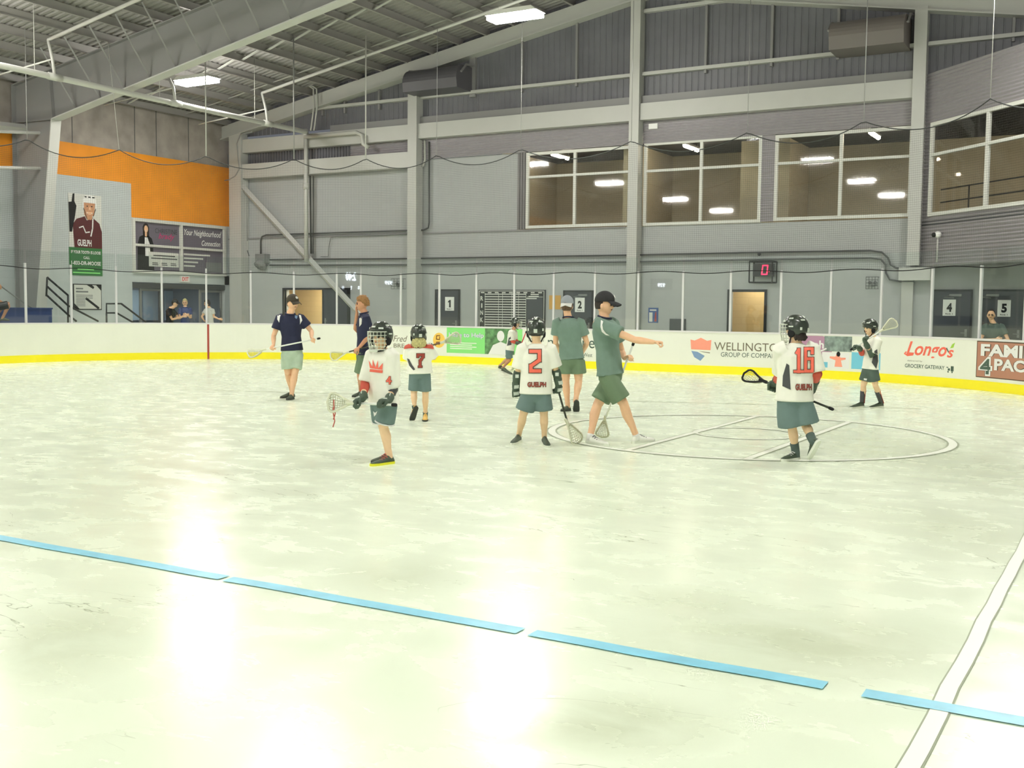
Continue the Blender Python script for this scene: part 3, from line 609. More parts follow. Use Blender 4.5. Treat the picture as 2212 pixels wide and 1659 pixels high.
ZG = [3.04]*7+[3.02]*5+[2.98]*5+[2.95]*9
for i, (a, b) in enumerate(zip(PS[:-1], PS[1:])):
    mb = strip(.078, .09, 1.075, ZG[i], a+.028, b-.028, st=9)
    tag(mb.build('glass_shield', 'glass', None, True), 'clear rink glass pane, %s pane from the left' % ORD[i], 'glass pane', 'rink glass panes')
# net
nodes_px = [(-130, 285), (65, 297), (262, 320), (448, 332), (636, 340), (790, 345), (942, 335), (1122, 325), (1358, 312), (1605, 297), (1853, 270), (2122, 228)]
ND = [(s_at(x) if x > 0 else PS[0]-1.3, 6.0) for x, y in nodes_px]; ND.append((ND[-1][0]+3, 5.9))
def ztop(s):
    for (a, za), (b, zb_) in zip(ND[:-1], ND[1:]):
        if a <= s <= b: q = (s-a)/(b-a); return za+(zb_-za)*q-.36*4*q*(1-q)*min(1, (b-a)/3)**.5
    return 5.9
g = sgrid(ND[0][0], ND[-1][0], .12); mb = MB(); mb.uv = []
for s in g:
    p = P(s, .045); q = ztop(s); mb.v += [V((p.x, p.y, 2.58)), V((p.x, p.y, q))]; mb.uv += [(s, 2.58), (s, q)]
for i in range(len(g)-1): mb.f.append([2*i, 2*i+2, 2*i+3, 2*i+1]); mb.m.append(0); mb.sm.append(True)
nt_ = root('safety_net', (-17, 26.7, 2.6), 'fine dark safety netting hung in scallops above the rink glass', 'net')
mb.build('netting', 'net', nt_)
MB().tube([(P(s, .045).x, P(s, .045).y, ztop(s)) for s in g], .013, 5).build('top_rope', 'rope', nt_)
MB().tube([(P(s, .045).x, P(s, .045).y, 2.57+.03*math.sin(s*2.5)) for s in g], .011, 5).build('bottom_cord', 'blackm', nt_)
for i, (s, z) in enumerate(ND[1:-1]):
    p = P(s, .045); zt_ = min(pb(max(p.x, -30))-.1, 9.6); r_ = .02 if i in (2, 3, 4) else .008
    MB().tube([(p.x, p.y, z), (p.x+(-.4 if i == 1 else .0), p.y, zt_ if i < 9 else 9.9)], r_ if i != 9 else .012, 5).build('hanger', 'pipe' if i in (1, 2, 4, 10) else 'wire', nt_)

# ---- advertisements on the boards: curved panels with lettering
def fb(d=.004): return lambda s, z: tuple(V((0, 0, z))+P(s, -d))
def panel(mb, s0, s1, z0, z1, mi, d=.003):
    g = sgrid(s0, s1, .3)
    for a, b in zip(g[:-1], g[1:]): rect(mb, fb(d), a, z0, b, z1, mi)
def bput(mb, s, u, v, w, h, mi, d=.006, **k): put(mb, fb(d), s, u, v, w, h, mi, **k)
def ad(label, mats, fn):
    mb = MB(); fn(mb); o = mb.build('advertising_panel', mats, None, True); return tag(o, label, 'advertisement')
def SZ(x, y): return onb(x, y, 0)
def pxrect(x0, y0, x1, y1):
    s0, za = SZ(x0, y0); s1, zb_ = SZ(x1, y1); _, zc = SZ(x0, y1); return s0, s1, min(zb_, zc), za
s0 = SZ(968, 710)[0]; s1 = SZ(1052, 710)[0]
def ad1(mb):
    panel(mb, s0, s1+.9, .3, 1.03, 0); panel(mb, s1-.02, s1+.95, .3, 1.03, 1, .004)
    bput(mb, 'Here to Help', s0+.08, .72, 1.18, .17, 4, .007, bold=.045); bput(mb, 'Here to Help', s0+.08, .72, 1.18, .17, 2, .009, bold=.012)
    for k in range(4): rect(mb, fb(.006), s0+.12, .58-k*.055, s0+.12+(.75 if k % 2 else .9), .605-k*.055, 3)
    disc(mb, fb(.007), s1+.5, .82, .12, .15, 2); poly(mb, fb(.007), [(s1+.1, .3), (s1+.25, .56), (s1+.5, .66), (s1+.8, .56), (s1+.9, .3)], 2); panel(mb, s1+.95, s1+1.2, .3, 1.03, 0)
ad('green board advertisement with white slogan lettering beside a dark photo', ['lgreen', 'photo', 'white', 'lime', 'bluem'], ad1)
def ad2(mb):
    c = SZ(951, 735); panel(mb, c[0]-.3, c[0]+.26, .3, 1.0, 2, .002); disc(mb, fb(.004), c[0], c[1], .21, .22, 0)
    stroke(mb, fb(.007), [(c[0]+.03, c[1]+.14), (c[0]-.08, c[1]+.13), (c[0]-.09, c[1]+.03), (c[0]+.02, c[1]+.02), (c[0]+.03, c[1]+.1)], .03, 1)
    stroke(mb, fb(.007), [(c[0]-.12, c[1]-.16), (c[0]-.08, c[1]-.06), (c[0]+.06, c[1]-.05), (c[0]+.0, c[1]-.13)], .03, 1)
ad('round orange and brown emblem printed on the boards beside the green panel', ['orangef', 'brownf', 'board'], ad2)
def ad3(mb):
    c = SZ(853, 745); panel(mb, c[0]-.2, c[0]+.75, .4, 1.0, 1, .003); bput(mb, 'BRE', c[0], c[1]-.08, .36, .12, 0); bput(mb, 'Fred', c[0]-.02, c[1]+.1, .48, .18, 0, shear=.35)
ad('thin brown lettering printed on the white boards left of the orange emblem', ['inkg', 'board'], ad3)
def ad4(mb):
    a = SZ(1187, 750); b = SZ(1263, 748); e = SZ(1286, 749); panel(mb, a[0]-.2, e[0]+.3, .3, 1.0, 1, .003)
    bput(mb, 'n', a[0], .55, .17, .2, 0); bput(mb, 'ne', b[0]-.02, .55, .36, .21, 0); w = SZ(1265, 769); bput(mb, 'West', w[0]-.02, w[1]-.02, .27, .1, 0)
ad('small dark lettering printed on the boards behind the two coaches with caps', ['ink', 'board'], ad4)
def ad5(mb):
    panel(mb, SZ(1470, 731)[0], SZ(1690, 731)[0], .26, 1.0, 4, .003); f = fb(.005); L = SZ(1495, 731)[0]; R = SZ(1540, 731)[0]; m = (L+R)/2; w = R-L; t = .875
    poly(mb, f, [(L, t-.02), (L+.2*w, t-.045), (m, t+.03), (R-.2*w, t-.045), (R, t-.02), (R-.03*w, t-.28), (L+.04*w, t-.27)], 0)
    poly(mb, f, [(L+.05*w, t-.31), (L+.35*w, t-.33), (L+.7*w, t-.43), (m, t-.56), (L+.2*w, t-.47)], 1); poly(mb, f, [(L+.4*w, t-.31), (R-.05*w, t-.34), (R-.06*w, t-.36), (L+.6*w, t-.335)], 2)
    a = SZ(1546, 745)[0]; b = SZ(1702, 750)[0]; bput(mb, 'WELLINGTON', a, .60, (b-a), .205, 2); bput(mb, 'GROUP OF COMPANIES', a+.18, .44, (b-a)*.86, .115, 3)
ad('white board advertisement with a red and blue shield and two lines of capitals', ['salmon', 'bluem', 'inkg', 'ink', 'board'], ad5)
def ad6(mb):
    a = SZ(1708, 724)[0]; b = SZ(1802, 760)[0]; f = fb(.006); n = 10
    panel(mb, a, b-.35, .26, 1.02, 0); pts = [(b-.37, .26), (b-.2, .3)]+[(b-.2+.2*math.cos(t), .66+.34*math.sin(t)) for t in np.linspace(-1.3, 1.3, 9)]+[(b-.25, 1.02), (b-.37, 1.02)]
    poly(mb, fb(.003), pts, 0); u = SZ(1764, 748); bput(mb, 'ph', u[0]-.02, .66, .26, .25, 1, .007, bold=.03)
    stroke(mb, f, [(u[0]-.1, .6), (u[0]+.1, .63), (u[0]+.3, .72)], .035, 1); stroke(mb, f, [(u[0]-.1, .5), (u[0]+.36, .49)], .035, 1)
    c = SZ(1802, 730)[0]; d = SZ(1845, 740)[0]; panel(mb, b-.2, d, .66, 1.02, 2, .0035); panel(mb, b-.25, c+.45, .26, .64, 1, .004)
    poly(mb, f, [(c+.08, .3), (c+.1, .45), (c-.05, .5), (c-.05, .54), (c+.1, .54), (c+.12, .6), (c+.2, .6), (c+.22, .52), (c+.36, .52), (c+.36, .48), (c+.24, .45), (c+.28, .3)], 4); disc(mb, fb(.007), c+.17, .6, .05, .06, 5)
    e = SZ(1845, 740)[0]; h = SZ(1908, 740)[0]; panel(mb, e, h, .27, .66, 3, .004); panel(mb, c-.25, c-.1, .27, .4, 3, .006)
ad('mauve board advertisement with white script and sport photographs', ['purple', 'white', 'photo2', 'bluea', 'salmon', 'blackm'], ad6)
def ad7(mb):
    a = SZ(1962, 745)[0]; b = SZ(2070, 745)[0]; w = b-a; panel(mb, a-.15, b+.15, .27, 1.0, 4, .003)
    bput(mb, 'Longo', a+.02, .56, w*.82, .40, 0, bold=.02, shear=.35); bput(mb, 's', a+w*.84, .64, w*.14, .17, 0, bold=.02, shear=.3); f = fb(.006)
    stroke(mb, f, [(a+.02, .72), (a-.02, .68), (a+.06, .64), (a+.2, .66)], .03, 0)
    poly(mb, f, [(a+w*.9, .84), (a+w*.94, .93), (a+w, .97), (a+w*.97, .86)], 1); stroke(mb, f, [(a+w*.83, .84), (a+w*.87, .76)], .03, 2)
    bput(mb, 'delivered by', a+.06, .50, w*.3, .045, 3); bput(mb, 'GROCERY GATEWAY', a, .37, w*.8, .085, 2, bold=.015)
    t = a+w*.84; rect(mb, f, t+.12, .35, t+.2, .46, 2); rect(mb, f, t+.04, .36, t+.1, .41, 2); rect(mb, f, t, .42, t+.05, .44, 2); disc(mb, f, t+.05, .335, .02, .02, 2); disc(mb, f, t+.16, .33, .02, .02, 2)
ad('white board advertisement with red script, a green leaf and a line of dark capitals', ['red', 'leafg', 'ink', 'inkg', 'board'], ad7)
def ad8(mb):
    a = SZ(2118, 770)[0]; f = fb(.006); panel(mb, a, a+2.35, .27, 1.03, 1, .003); panel(mb, a+.02, a+2.33, .29, 1.01, 0, .004)
    bput(mb, 'FAMILY', a+.12, .72, 1.95, .25, 1, .006, bold=.07); bput(mb, 'FAMILY', a+.12, .72, 1.95, .25, 2, .008, bold=.04)
    bput(mb, 'PACK', a+.52, .44, 1.3, .24, 1, .006, bold=.07); bput(mb, 'PACK', a+.52, .44, 1.3, .24, 2, .008, bold=.04)
    bput(mb, '4', a+.07, .31, .4, .4, 1, .009, bold=.09); bput(mb, '4', a+.07, .31, .4, .4, 2, .010, bold=.065); bput(mb, '4', a+.12, .345, .3, .32, 3, .012, bold=.03)
ad('rust brown board advertisement with thick white outlined block letters', ['maroona', 'outline', 'white', 'ink'], ad8)
# ================================================================== LAMPS, PIPES, WALL FITTINGS
def high_bay(x, y, z, label):
    r = root('high_bay_light', (x, y, z), label, 'light', 'high bay lights over the rink'); mb = MB()
    mb.prism([(x-.74, y-.26, z+.05), (x+.74, y-.26, z+.05), (x+.6, y-.26, z+.16), (x-.6, y-.26, z+.16)], (0, .52, 0)); mb.build('housing', 'offw', r, True)
    mb = MB(); mb.box((x-.7, y-.24, z-.06), (x+.7, y+.24, z+.05)); mb.build('diffuser', 'lamp', r, True)
    for d in (-.5, .5): MB().tube([(x+d, y, z+.12), (x+d, y, pb(x+d)+.1)], .006, 4).build('hanger', 'wire', r)
k = 0
for x, z in ((-25.4, 8.42), (-14.2, 9.0), (-2.0, 8.42)):
    for y in (24.6, 16.2, 7.6, -2.0, -10.5):
        lb = {(-25.4, 24.6): 'glowing high bay light near the left corner of the roof', (-14.2, 24.6): 'bright high bay light near the roof ridge in front of the far wall'}.get((x, y))
        if not lb:
            row = {-25.4: 'left', -14.2: 'middle', -2.0: 'right'}[x]; n = {24.6: 'farthest', 16.2: 'second', 7.6: 'third', -2.0: 'fourth', -10.5: 'nearest'}[y]
            lb = 'high bay light overhead, %s lamp of the %s row counted from the far wall' % (n, row)
        high_bay(x, y, z, lb)
def pipe(name, label, cat, pts, r, m, n=8):
    o = MB().tube(pts, r, n).build(name, m); return tag(o, label, cat)
SX, SZ_ = -25.0, 7.52            # the main hangs just below the tapered frame
sp = root('sprinkler_pipe', (SX, 20, SZ_), 'long white sprinkler main running below the roof to the far wall', 'pipe')
xr = ony(661, 400, 30.55).x
MB().tube([(SX, 10, SZ_), (SX, 29.1, SZ_), (xr, 30.55, 7.82)], .08, 10).build('main_pipe', 'pipe', sp)
for y in (19.23, 23.36, 27.28):
    x0 = SX-.24; zz = 8.52 if y > 20 else 8.5
    MB().tube([(SX, y, SZ_), (SX-.08, y, 7.99), (x0, y, zz if y != 23.36 else 8.25)], .042, 6).build('drop', 'pipe', sp)
    if y != 23.36: MB().tube([(x0, y, zz), (-12.4, y, zz+.177*(x0+12.4)*-1)], .047, 6).build('branch_pipe', 'pipe', sp)
    MB().tube([(SX-.1, y, 7.99), (SX-3.1, y, 7.73)], .023, 6).build('branch_pipe', 'pipe', sp)
    MB().tube([(SX, y-.2, SZ_), (SX, y+.2, SZ_)], .1, 8).build('coupling', 'pipe', sp)
    MB().tube([(SX, y-.6, SZ_), (SX, y-.6, pb(SX)+.2)], .01, 5).build('hanger', 'pipe', sp)
rs = root('riser_pipe', (-26.25, 30.7, 3.2), 'white riser pipe in front of the left bay', 'pipe')
xr = ony(661, 400, 30.55).x
MB().tube([(xr, 30.55, 7.9), (xr, 30.55, 3.2)], .075, 8).build('upright', 'pipe', rs)
MB().tube([(xr, 30.5, 7.62), (xr+2.3, 30.5, 7.62), (xr+2.55, 30.5, 7.5), (xr+2.6, 30.5, 7.2), (xr+2.8, 30.55, 7.08)], .07, 8).build('offset', 'pipe', rs)
for z in (7.8, 6.0): MB().tube([(xr, 30.55, z), (xr, 30.55, z-.22)], .1, 8).build('coupling', 'pipe', rs)
def wp(*pp, d=.08): return [tuple(ony(x, y, YW-d)) for x, y in pp]
pipe('conduit', 'dark conduit along the far wall, the upper of the two below the windows', 'conduit', wp((583, 561), (880, 558.5), (1000, 556.6), (1348, 551.2), (1650, 545), (1880, 541.5), (1905, 545), (1918, 557), (1924, 572), (1935, 579), (1958, 580)), .028, 'conduit', 6)
pipe('conduit', 'dark conduit along the far wall, the lower of the two below the windows', 'conduit', wp((583, 573), (880, 572), (1000, 570), (1348, 566), (1650, 560.5), (1880, 557.5), (1903, 560), (1913, 572), (1914, 590), (1922, 604), (1945, 608), (1975, 608)), .028, 'conduit', 6)
pipe('conduit', 'dark conduit rising from the grey box and bending up beside the slim column', 'conduit', wp((563, 549), (563, 520), (566, 511), (575, 507.5), (720, 503), (880, 498), (915, 497), (925, 492), (927, 480), (927, 306)), .028, 'conduit', 6)
pipe('conduit', 'thin conduit right of the riser with a hooked lower end', 'conduit', wp((693, 554), (709, 554), (711, 530), (714, 514), (722, 510.5), (880, 506)), .014, 'grey', 5)
for a, b, lb in (((670, 380), (672, 548), 'left'), ((677, 380), (676, 548), 'right')): pipe('conduit', 'dark vertical conduit just beside the white riser, the %s of the pair' % lb, 'conduit', wp(a, b, d=.18), .03 if lb == 'left' else .018, 'conduit', 6)
pipe('cable', 'grey cable hanging beside the corner column with a looped end', 'cable', wp((533, 420), (534, 520), (528, 540), (527, 554), (533, 554), (534, 540), (538, 553)), .015, 'conduit', 5)
pipe('cable', 'cable looping over the corner column from the girder', 'cable', [tuple(ony(x, y, 30.565)) for x, y in ((545, 285), (520, 290), (512, 310), (514, 340), (517, 365), (508, 380), (495, 388), (485, 390))], .022, 'wire', 5)
for dx in (0, 7): pipe('conduit', 'pale bent conduit dropping over the rafter, the %s of two' % ('left' if not dx else 'right'), 'conduit', [tuple(ony(x+dx, y, 30.4)) for x, y in ((655, 184), (668, 186), (677, 192), (678, 230), (673, 270), (671, 282))], .028, 'pipe', 6)
pipe('conduit', 'short vertical conduit right of the slim column above the block wall', 'conduit', wp((917, 303), (918, 345), (914, 358), (908, 360)), .04, 'pipe', 6)
def wbox(name, label, cat, x0, y0, x1, y1, d, m):
    a, b = ony(x0, y1, YW-d), ony(x1, y0, YW-d); return tag(MB().box((a.x, YW-d, a.z), (b.x, YW, b.z)).build(name, m, None, True), label, cat)
r = root('speaker', tuple(ony(561, 575, YW)), 'grey box speaker on the far wall near the corner column', 'speaker'); a, b = ony(551, 568, 30.7), ony(571, 548, 30.7)
MB().box((a.x, 30.7, a.z), (b.x, YW, b.z)).build('housing', 'grey', r, True); MB().tube([((a.x+b.x)/2, 30.8, a.z), ((a.x+b.x)/2, 30.7, a.z-.12)], [.2, .24], 10).build('horn', 'steel', r)
wbox('junction_box', 'small white box on the corrugated strip right of the middle column', 'box', 1401, 266, 1420, 279, .1, 'white')
wbox('notice', 'orange notice beside the number 2 door', 'notice', 1186, 638, 1211, 668, .012, 'orange2')
r = root('notice', tuple(ony(1411, 697, YW)), 'blue and white poster on the far wall right of the black capped coach', 'poster'); a, b = ony(1400, 697, YW-.012), ony(1422, 665, YW-.012)
MB().box((a.x, YW-.012, a.z), (b.x, YW, b.z)).build('sheet', 'blueposter', r, True); mb = MB(); rect(mb, fB(.015), a.x+.03, a.z+.03, a.x+.14, b.z-.14, 0); rect(mb, fB(.015), a.x+.05, b.z-.09, b.x-.06, b.z-.05, 0); poly(mb, fB(.016), [(b.x-.12, a.z+.04), (b.x-.05, a.z+.04), (b.x-.06, b.z-.1), (b.x-.1, b.z-.16)], 1); mb.build('print', ['offw', 'dred'], r, True)
wbox('vending_panel', 'grey metal hatch low on the wall right of the blue poster', 'hatch', 1446, 689, 1480, 716, .06, 'dgrey')
def caged(x0, y0, x1, y1, label):
    a, b = ony(x0, y1, 30.85), ony(x1, y0, 30.85); r = root('caged_light', ((a.x+b.x)/2, YW, a.z), label, 'light fitting'); mb = MB()
    for i in range(5):
        u = a.x+(b.x-a.x)*i/4; mb.tube([(u, 30.85, a.z), (u, 30.85, b.z)], .006, 4); v = a.z+(b.z-a.z)*i/4; mb.tube([(a.x, 30.85, v), (b.x, 30.85, v)], .006, 4)
    for u in (a.x, b.x):
        for v in (a.z, b.z): mb.tube([(u, 30.85, v), (u, YW, v)], .006, 4)
    mb.build('cage', 'conduit', r, True); mb = MB(); cxm, czm = (a.x+b.x)/2, (a.z+b.z)/2-.03; mb.box((cxm-.1, 30.92, czm-.04), (cxm+.1, YW, czm+.02)); mb.ball((cxm-.07, 30.92, czm+.04), .045); mb.ball((cxm+.07, 30.92, czm+.04), .045); mb.build('lamp_head', 'grey', r)
caged(1870, 598, 1897, 624, 'wire caged emergency light left of the angled wall'); caged(845, 602, 871, 624, 'wire caged emergency light left of the slim column')
# timer
a, b = ony(1626, 597, 30.7), ony(1667, 569, 30.7); r = root('shot_clock', ((a.x+b.x)/2, YW, a.z), 'black caged timer showing a red zero above the tan doorway', 'timer')
MB().box((a.x, 30.7, a.z), (b.x, YW, b.z)).build('display', 'black', r, True); mb = MB(); fT = lambda x, z: (x, 30.695, z); cxd, czd = ony(1652, 583, 30.7).x, ony(1652, 583, 30.7).z
w, h, t = .085, .125, .035
for p in ([(cxd-w, czd-h), (cxd-w+.03, czd+h)], [(cxd+w-.02, czd-h), (cxd+w, czd+h)], [(cxd-w, czd-h), (cxd+w-.02, czd-h)], [(cxd-w+.03, czd+h), (cxd+w, czd+h)]): stroke(mb, fT, p, t)
rect(mb, fT, cxd+.12, czd-.06, cxd+.14, czd-.03); mb.build('digit', 'led', r, True); a, b = ony(1618, 610, 30.55), ony(1669, 564, 30.55); mb = MB()
for y in (30.55, 30.97):
    for p, q in (((a.x, a.z), (b.x, a.z)), ((b.x, a.z), (b.x, b.z)), ((b.x, b.z), (a.x, b.z)), ((a.x, b.z), (a.x, a.z))): mb.tube([(p[0], y, p[1]), (q[0], y, q[1])], .02, 4)
for u in (a.x, b.x):
    for v in (a.z, b.z): mb.tube([(u, 30.55, v), (u, 30.97, v)], .02, 4)
mb.build('cage', 'blackm', r, True); tag(MB().ball(tuple(ony(1640, 549, 30.85)), .05).tube([tuple(ony(1640, 549, 30.85)), tuple(ony(1640, 549, 31))], .02, 6).build('camera_dome', 'dgrey'), 'small dark dome fitting above the red timer', 'fitting')
# door signs
for n, x0, y0, x1, y1 in (('1', 961.5, 641.5, 981, 671), ('2', 1242, 643, 1263, 674), ('4', 2036, 647, 2065, 682), ('5', 2154, 648, 2184, 684)):
    a, b = ony(x0, y1, YW-.045), ony(x1, y0, YW-.045); r = root('door_sign', ((a.x+b.x)/2, YW-.04, a.z), 'white sign with the black number %s on a dark door' % {'1': 'one', '2': 'two', '4': 'four', '5': 'five'}[n], 'sign'); MB().box((a.x, YW-.05, a.z), (b.x, YW-.036, b.z)).build('plate', 'white', r, True)
    mb = MB(); w, h = b.x-a.x, b.z-a.z
    if n == '1': poly(mb, fB(.054), [(a.x+w*.46, a.z+h*.24), (a.x+w*.64, a.z+h*.24), (a.x+w*.64, a.z+h*.78), (a.x+w*.5, a.z+h*.78), (a.x+w*.32, a.z+h*.66), (a.x+w*.34, a.z+h*.58), (a.x+w*.46, a.z+h*.63)])
    else: put(mb, fB(.054), n, a.x+w*(.3 if n != '1' else .38), a.z+h*.24, w*(.42 if n != '1' else .22), h*.54, 0, bold=.05)
    put(mb, fB(.054), 'Rink 1', a.x+w*.22, a.z+h*.08, w*.56, h*.08, 0, bold=.02); mb.build('lettering', 'blackm', r, True)
# schedule board
a, b = ony(1033, 704, YW-.04), ony(1178, 626, YW-.04); zlo = a.z-.35; r = root('schedule_board', ((a.x+b.x)/2, YW, zlo), 'black rink schedule board with rows of white lines and a dark poster side', 'board')
MB().box((a.x, YW-.05, zlo), (b.x, YW-.001, b.z)).build('backing', 'black', r, True); mb = MB(); f = fB(.054); W_ = b.x-a.x
for u in (a.x+.03, b.x-.05): rect(mb, f, u, zlo+.03, u+.02, b.z-.03)
rect(mb, f, a.x+.03, b.z-.05, b.x-.03, b.z-.03); u0, u1 = a.x+W_*.1, a.x+W_*.72
for i in range(22):
    z = b.z-.16-i*.083
    if z > zlo+.04: rect(mb, f, u0, z, u1, z+.03)
for q in (.105, .31, .37, .51, .61, .72): rect(mb, fB(.055), a.x+W_*q, zlo+.03, a.x+W_*q+.012, b.z-.1)
for i in range(9): rect(mb, f, a.x+.1+i*.27, b.z-.11, a.x+.1+i*.27+.14, b.z-.075)
for i, c in enumerate('RINK1'): put(mb, f, c, a.x+.085 if c not in 'I1' else a.x+.115, b.z-.36-i*.235-(.06 if i == 4 else 0), .11 if c not in 'I1' else .05, .15, 0, bold=.03)
for i in range(3): rect(mb, fB(.056), a.x+W_*(.79-.03*i), b.z-.17-.065*i, a.x+W_*(.88+.03*(i != 2)), b.z-.135-.065*i)
rect(mb, fB(.055), a.x+W_*.735, b.z-.24, a.x+W_*.97, b.z-.225); mb.build('lettering', 'offw', r, True); mb = MB(); rect(mb, fB(.053), a.x+W_*.735, zlo+.06, a.x+W_*.965, b.z-.26); mb.build('dark_panel', 'doordark', r, True)
# heaters
def heater(x0, x1, z0, z1, label, m='hood'):
    r = root('heater_hood', ((x0+x1)/2, 30.5, z0), label, 'heater'); prof = [(30.95, z1), (30.35, z1)]+[(30.35-.45*math.sin(t), z1-.45+.45*math.cos(t)) for t in np.linspace(.2, 1.57, 7)]+[(29.95, z0+.02), (30.95, z0)]
    mb = MB(); mb.prism([(x0, y, z) for y, z in prof], (x1-x0, 0, 0)); mb.build('hood', m, r, True)
    mb = MB(); mb.prism([(x0+.1, 29.945, z0+.06), (x1-.06, 29.945, z0+.06), (x1-.06, 29.92, z0+.4), (x0+.55, 29.92, z0+.4)], (0, .02, 0)); mb.build('front_plate', 'steel' if m == 'hood' else 'hood2', r, True)
    mb = MB()
    for u in (x0-.06, x1+.06): mb.tube([(u, 30.95, z1+.1), (u, 30.4, z1+.02), (u, 30.1, z1-.25)], .04, 5)
    mb.build('bracket', 'steel', r, True)
a, b = ony(884, 205, 30.3), ony(1000, 142, 30.3); heater(a.x, b.x, a.z, b.z+.03, 'dark curved heater hood below the rafter above the slim column', 'hood2')
a, b = ony(1797, 116, 30.3), ony(1960, 30, 30.3); heater(a.x, b.x, a.z, b.z, 'dark curved heater hood high on the wall left of the tall column')
# security camera
q = V(f45(.11)(.85, 3.62)); r = root('security_camera', tuple(q), 'small white security camera on the angled wall', 'camera'); MB().ball(q, .09).build('dome', 'white', r); MB().ball(q+V((-.09, -.05, -.01)), .06).build('lens', 'blackm', r); MB().tube([q, q-V((0, 0, .72))], .022, 6).build('conduit', 'steelw', r)
# ---- posters on the left wall
f = fL(.03)
r = root('wall_poster', (XW, 24.45, 2.54), 'tall poster of a grinning helmeted player above a green text panel', 'poster')
mb = MB(); mb.box((XW, 23.8, 2.54), (XW+.02, 25.1, 3.45)); mb.build('text_panel', 'green', r, True); mb = MB()
put(mb, f, 'IF YOUR TOOTH IS LOOSE', 23.86, 3.25, 1.17, .1, 0, bold=.03); put(mb, f, 'CALL', 24.34, 3.08, .25, .09, 0, bold=.03); put(mb, f, '1-833-DR-MOOSE', 23.86, 2.88, 1.17, .13, 0, bold=.035)
rect(mb, f, 24.1, 2.72, 24.75, 2.76, 1); rect(mb, f, 23.92, 2.61, 25.0, 2.65, 1); mb.build('lettering', ['white', 'lgreen'], r, True)
mb = MB(); mb.box((XW, 23.8, 3.45), (XW+.015, 25.1, 5.2)); mb.build('backing', 'offw', r, True); g2 = fL(.02); g3 = fL(.024); g4 = fL(.028); mb = MB()
poly(mb, g2, [(24.0, 3.45), (23.95, 4.2), (24.1, 4.38), (24.42, 4.48), (24.5, 4.35), (24.75, 4.45), (25.0, 4.28), (25.1, 4.0), (25.1, 3.45)], 0)
poly(mb, g3, [(23.82, 3.95), (23.8, 4.9), (23.92, 4.92), (23.96, 5.18), (24.03, 5.2), (24.02, 4.95), (24.1, 4.8), (24.05, 4.5), (23.95, 4.1), (23.92, 3.95)], 1)
poly(mb, g3, [(24.38, 4.95), (24.4, 4.55), (24.52, 4.38), (24.68, 4.38), (24.8, 4.55), (24.84, 4.95)], 2)
poly(mb, g4, [(24.35, 4.93), (24.36, 5.06), (24.46, 5.17), (24.62, 5.2), (24.78, 5.17), (24.88, 5.06), (24.89, 4.93)], 3); rect(mb, g4, 24.33, 4.74, 24.39, 4.93, 3); rect(mb, g4, 24.85, 4.74, 24.9, 4.93, 3); stroke(mb, g4, [(24.38, 4.76), (24.5, 4.42)], .02, 1); stroke(mb, g4, [(24.86, 4.76), (24.72, 4.42)], .02, 1)
rect(mb, fL(.031), 24.42, 5.1, 24.5, 5.14, 1); rect(mb, fL(.031), 24.56, 5.1, 24.66, 5.14, 1); rect(mb, fL(.031), 24.72, 5.1, 24.82, 5.14, 1); rect(mb, g4, 24.5, 4.58, 24.72, 4.64, 3); poly(mb, fL(.029), [(24.5, 4.64), (24.72, 4.64), (24.66, 4.55), (24.56, 4.55)], 4); disc(mb, g4, 24.52, 4.82, .03, .02, 1, 8); disc(mb, g4, 24.7, 4.82, .03, .02, 1, 8); poly(mb, g4, [(24.6, 4.8), (24.65, 4.8), (24.68, 4.7), (24.57, 4.7)], 4)
stroke(mb, g4, [(24.74, 4.5), (24.72, 4.1), (24.65, 3.85)], .05, 3); stroke(mb, g3, [(24.2, 4.1), (24.35, 4.15), (24.45, 3.95), (24.6, 3.98)], .04, 3)
put(mb, g3, 'GUELPH', 24.12, 3.5, .55, .22, 3, bold=.03); mb.build('figure_print', ['maroon', 'black', 'skin3', 'white', 'skin'], r, True)
r = root('wall_poster', (XW, 24.5, 1.41), 'white framed notice with black corner shapes below the tall player poster', 'poster'); MB().box((XW, 23.92, 1.41), (XW+.02, 25.05, 2.26)).build('frame', 'black', r, True); mb = MB(); rect(mb, f, 23.95, 1.44, 25.02, 2.23, 0)
f2 = fL(.034); poly(mb, f2, [(24.45, 2.23), (24.7, 2.1), (24.75, 2.16), (24.66, 2.23)], 1); poly(mb, f2, [(24.82, 2.23), (25.02, 2.05), (25.02, 2.23)], 1); stroke(mb, f2, [(24.42, 1.78), (24.9, 1.47)], .08, 1); poly(mb, f2, [(23.95, 1.44), (23.95, 1.62), (24.15, 1.44)], 1)
put(mb, f2, 'Health & Safety', 24.02, 2.06, .35, .09, 1) if False else None
for i in range(2): rect(mb, f2, 24.02, 2.08-i*.1, 24.3+i*.2, 2.13-i*.1, 2)
for i in range(8): rect(mb, f2, 24.02, 1.88-i*.05, 24.38+(.3 if i < 3 else 0), 1.9-i*.05, 2)
mb.build('print', ['offw', 'black', 'grey'], r, True)
def wposter(y0, y1, z0, z1, label, mats, fn):
    r = root('window_poster', (XW, (y0+y1)/2, z0), label, 'poster', 'grey window posters'); MB().box((XW-.03, y0, z0), (XW-.01, y1, z1)).build('sheet', 'slatead', r, True); mb = MB(); fn(mb); mb.build('print', mats, r, True)
gg = fL(.0); gh = fL(.004)
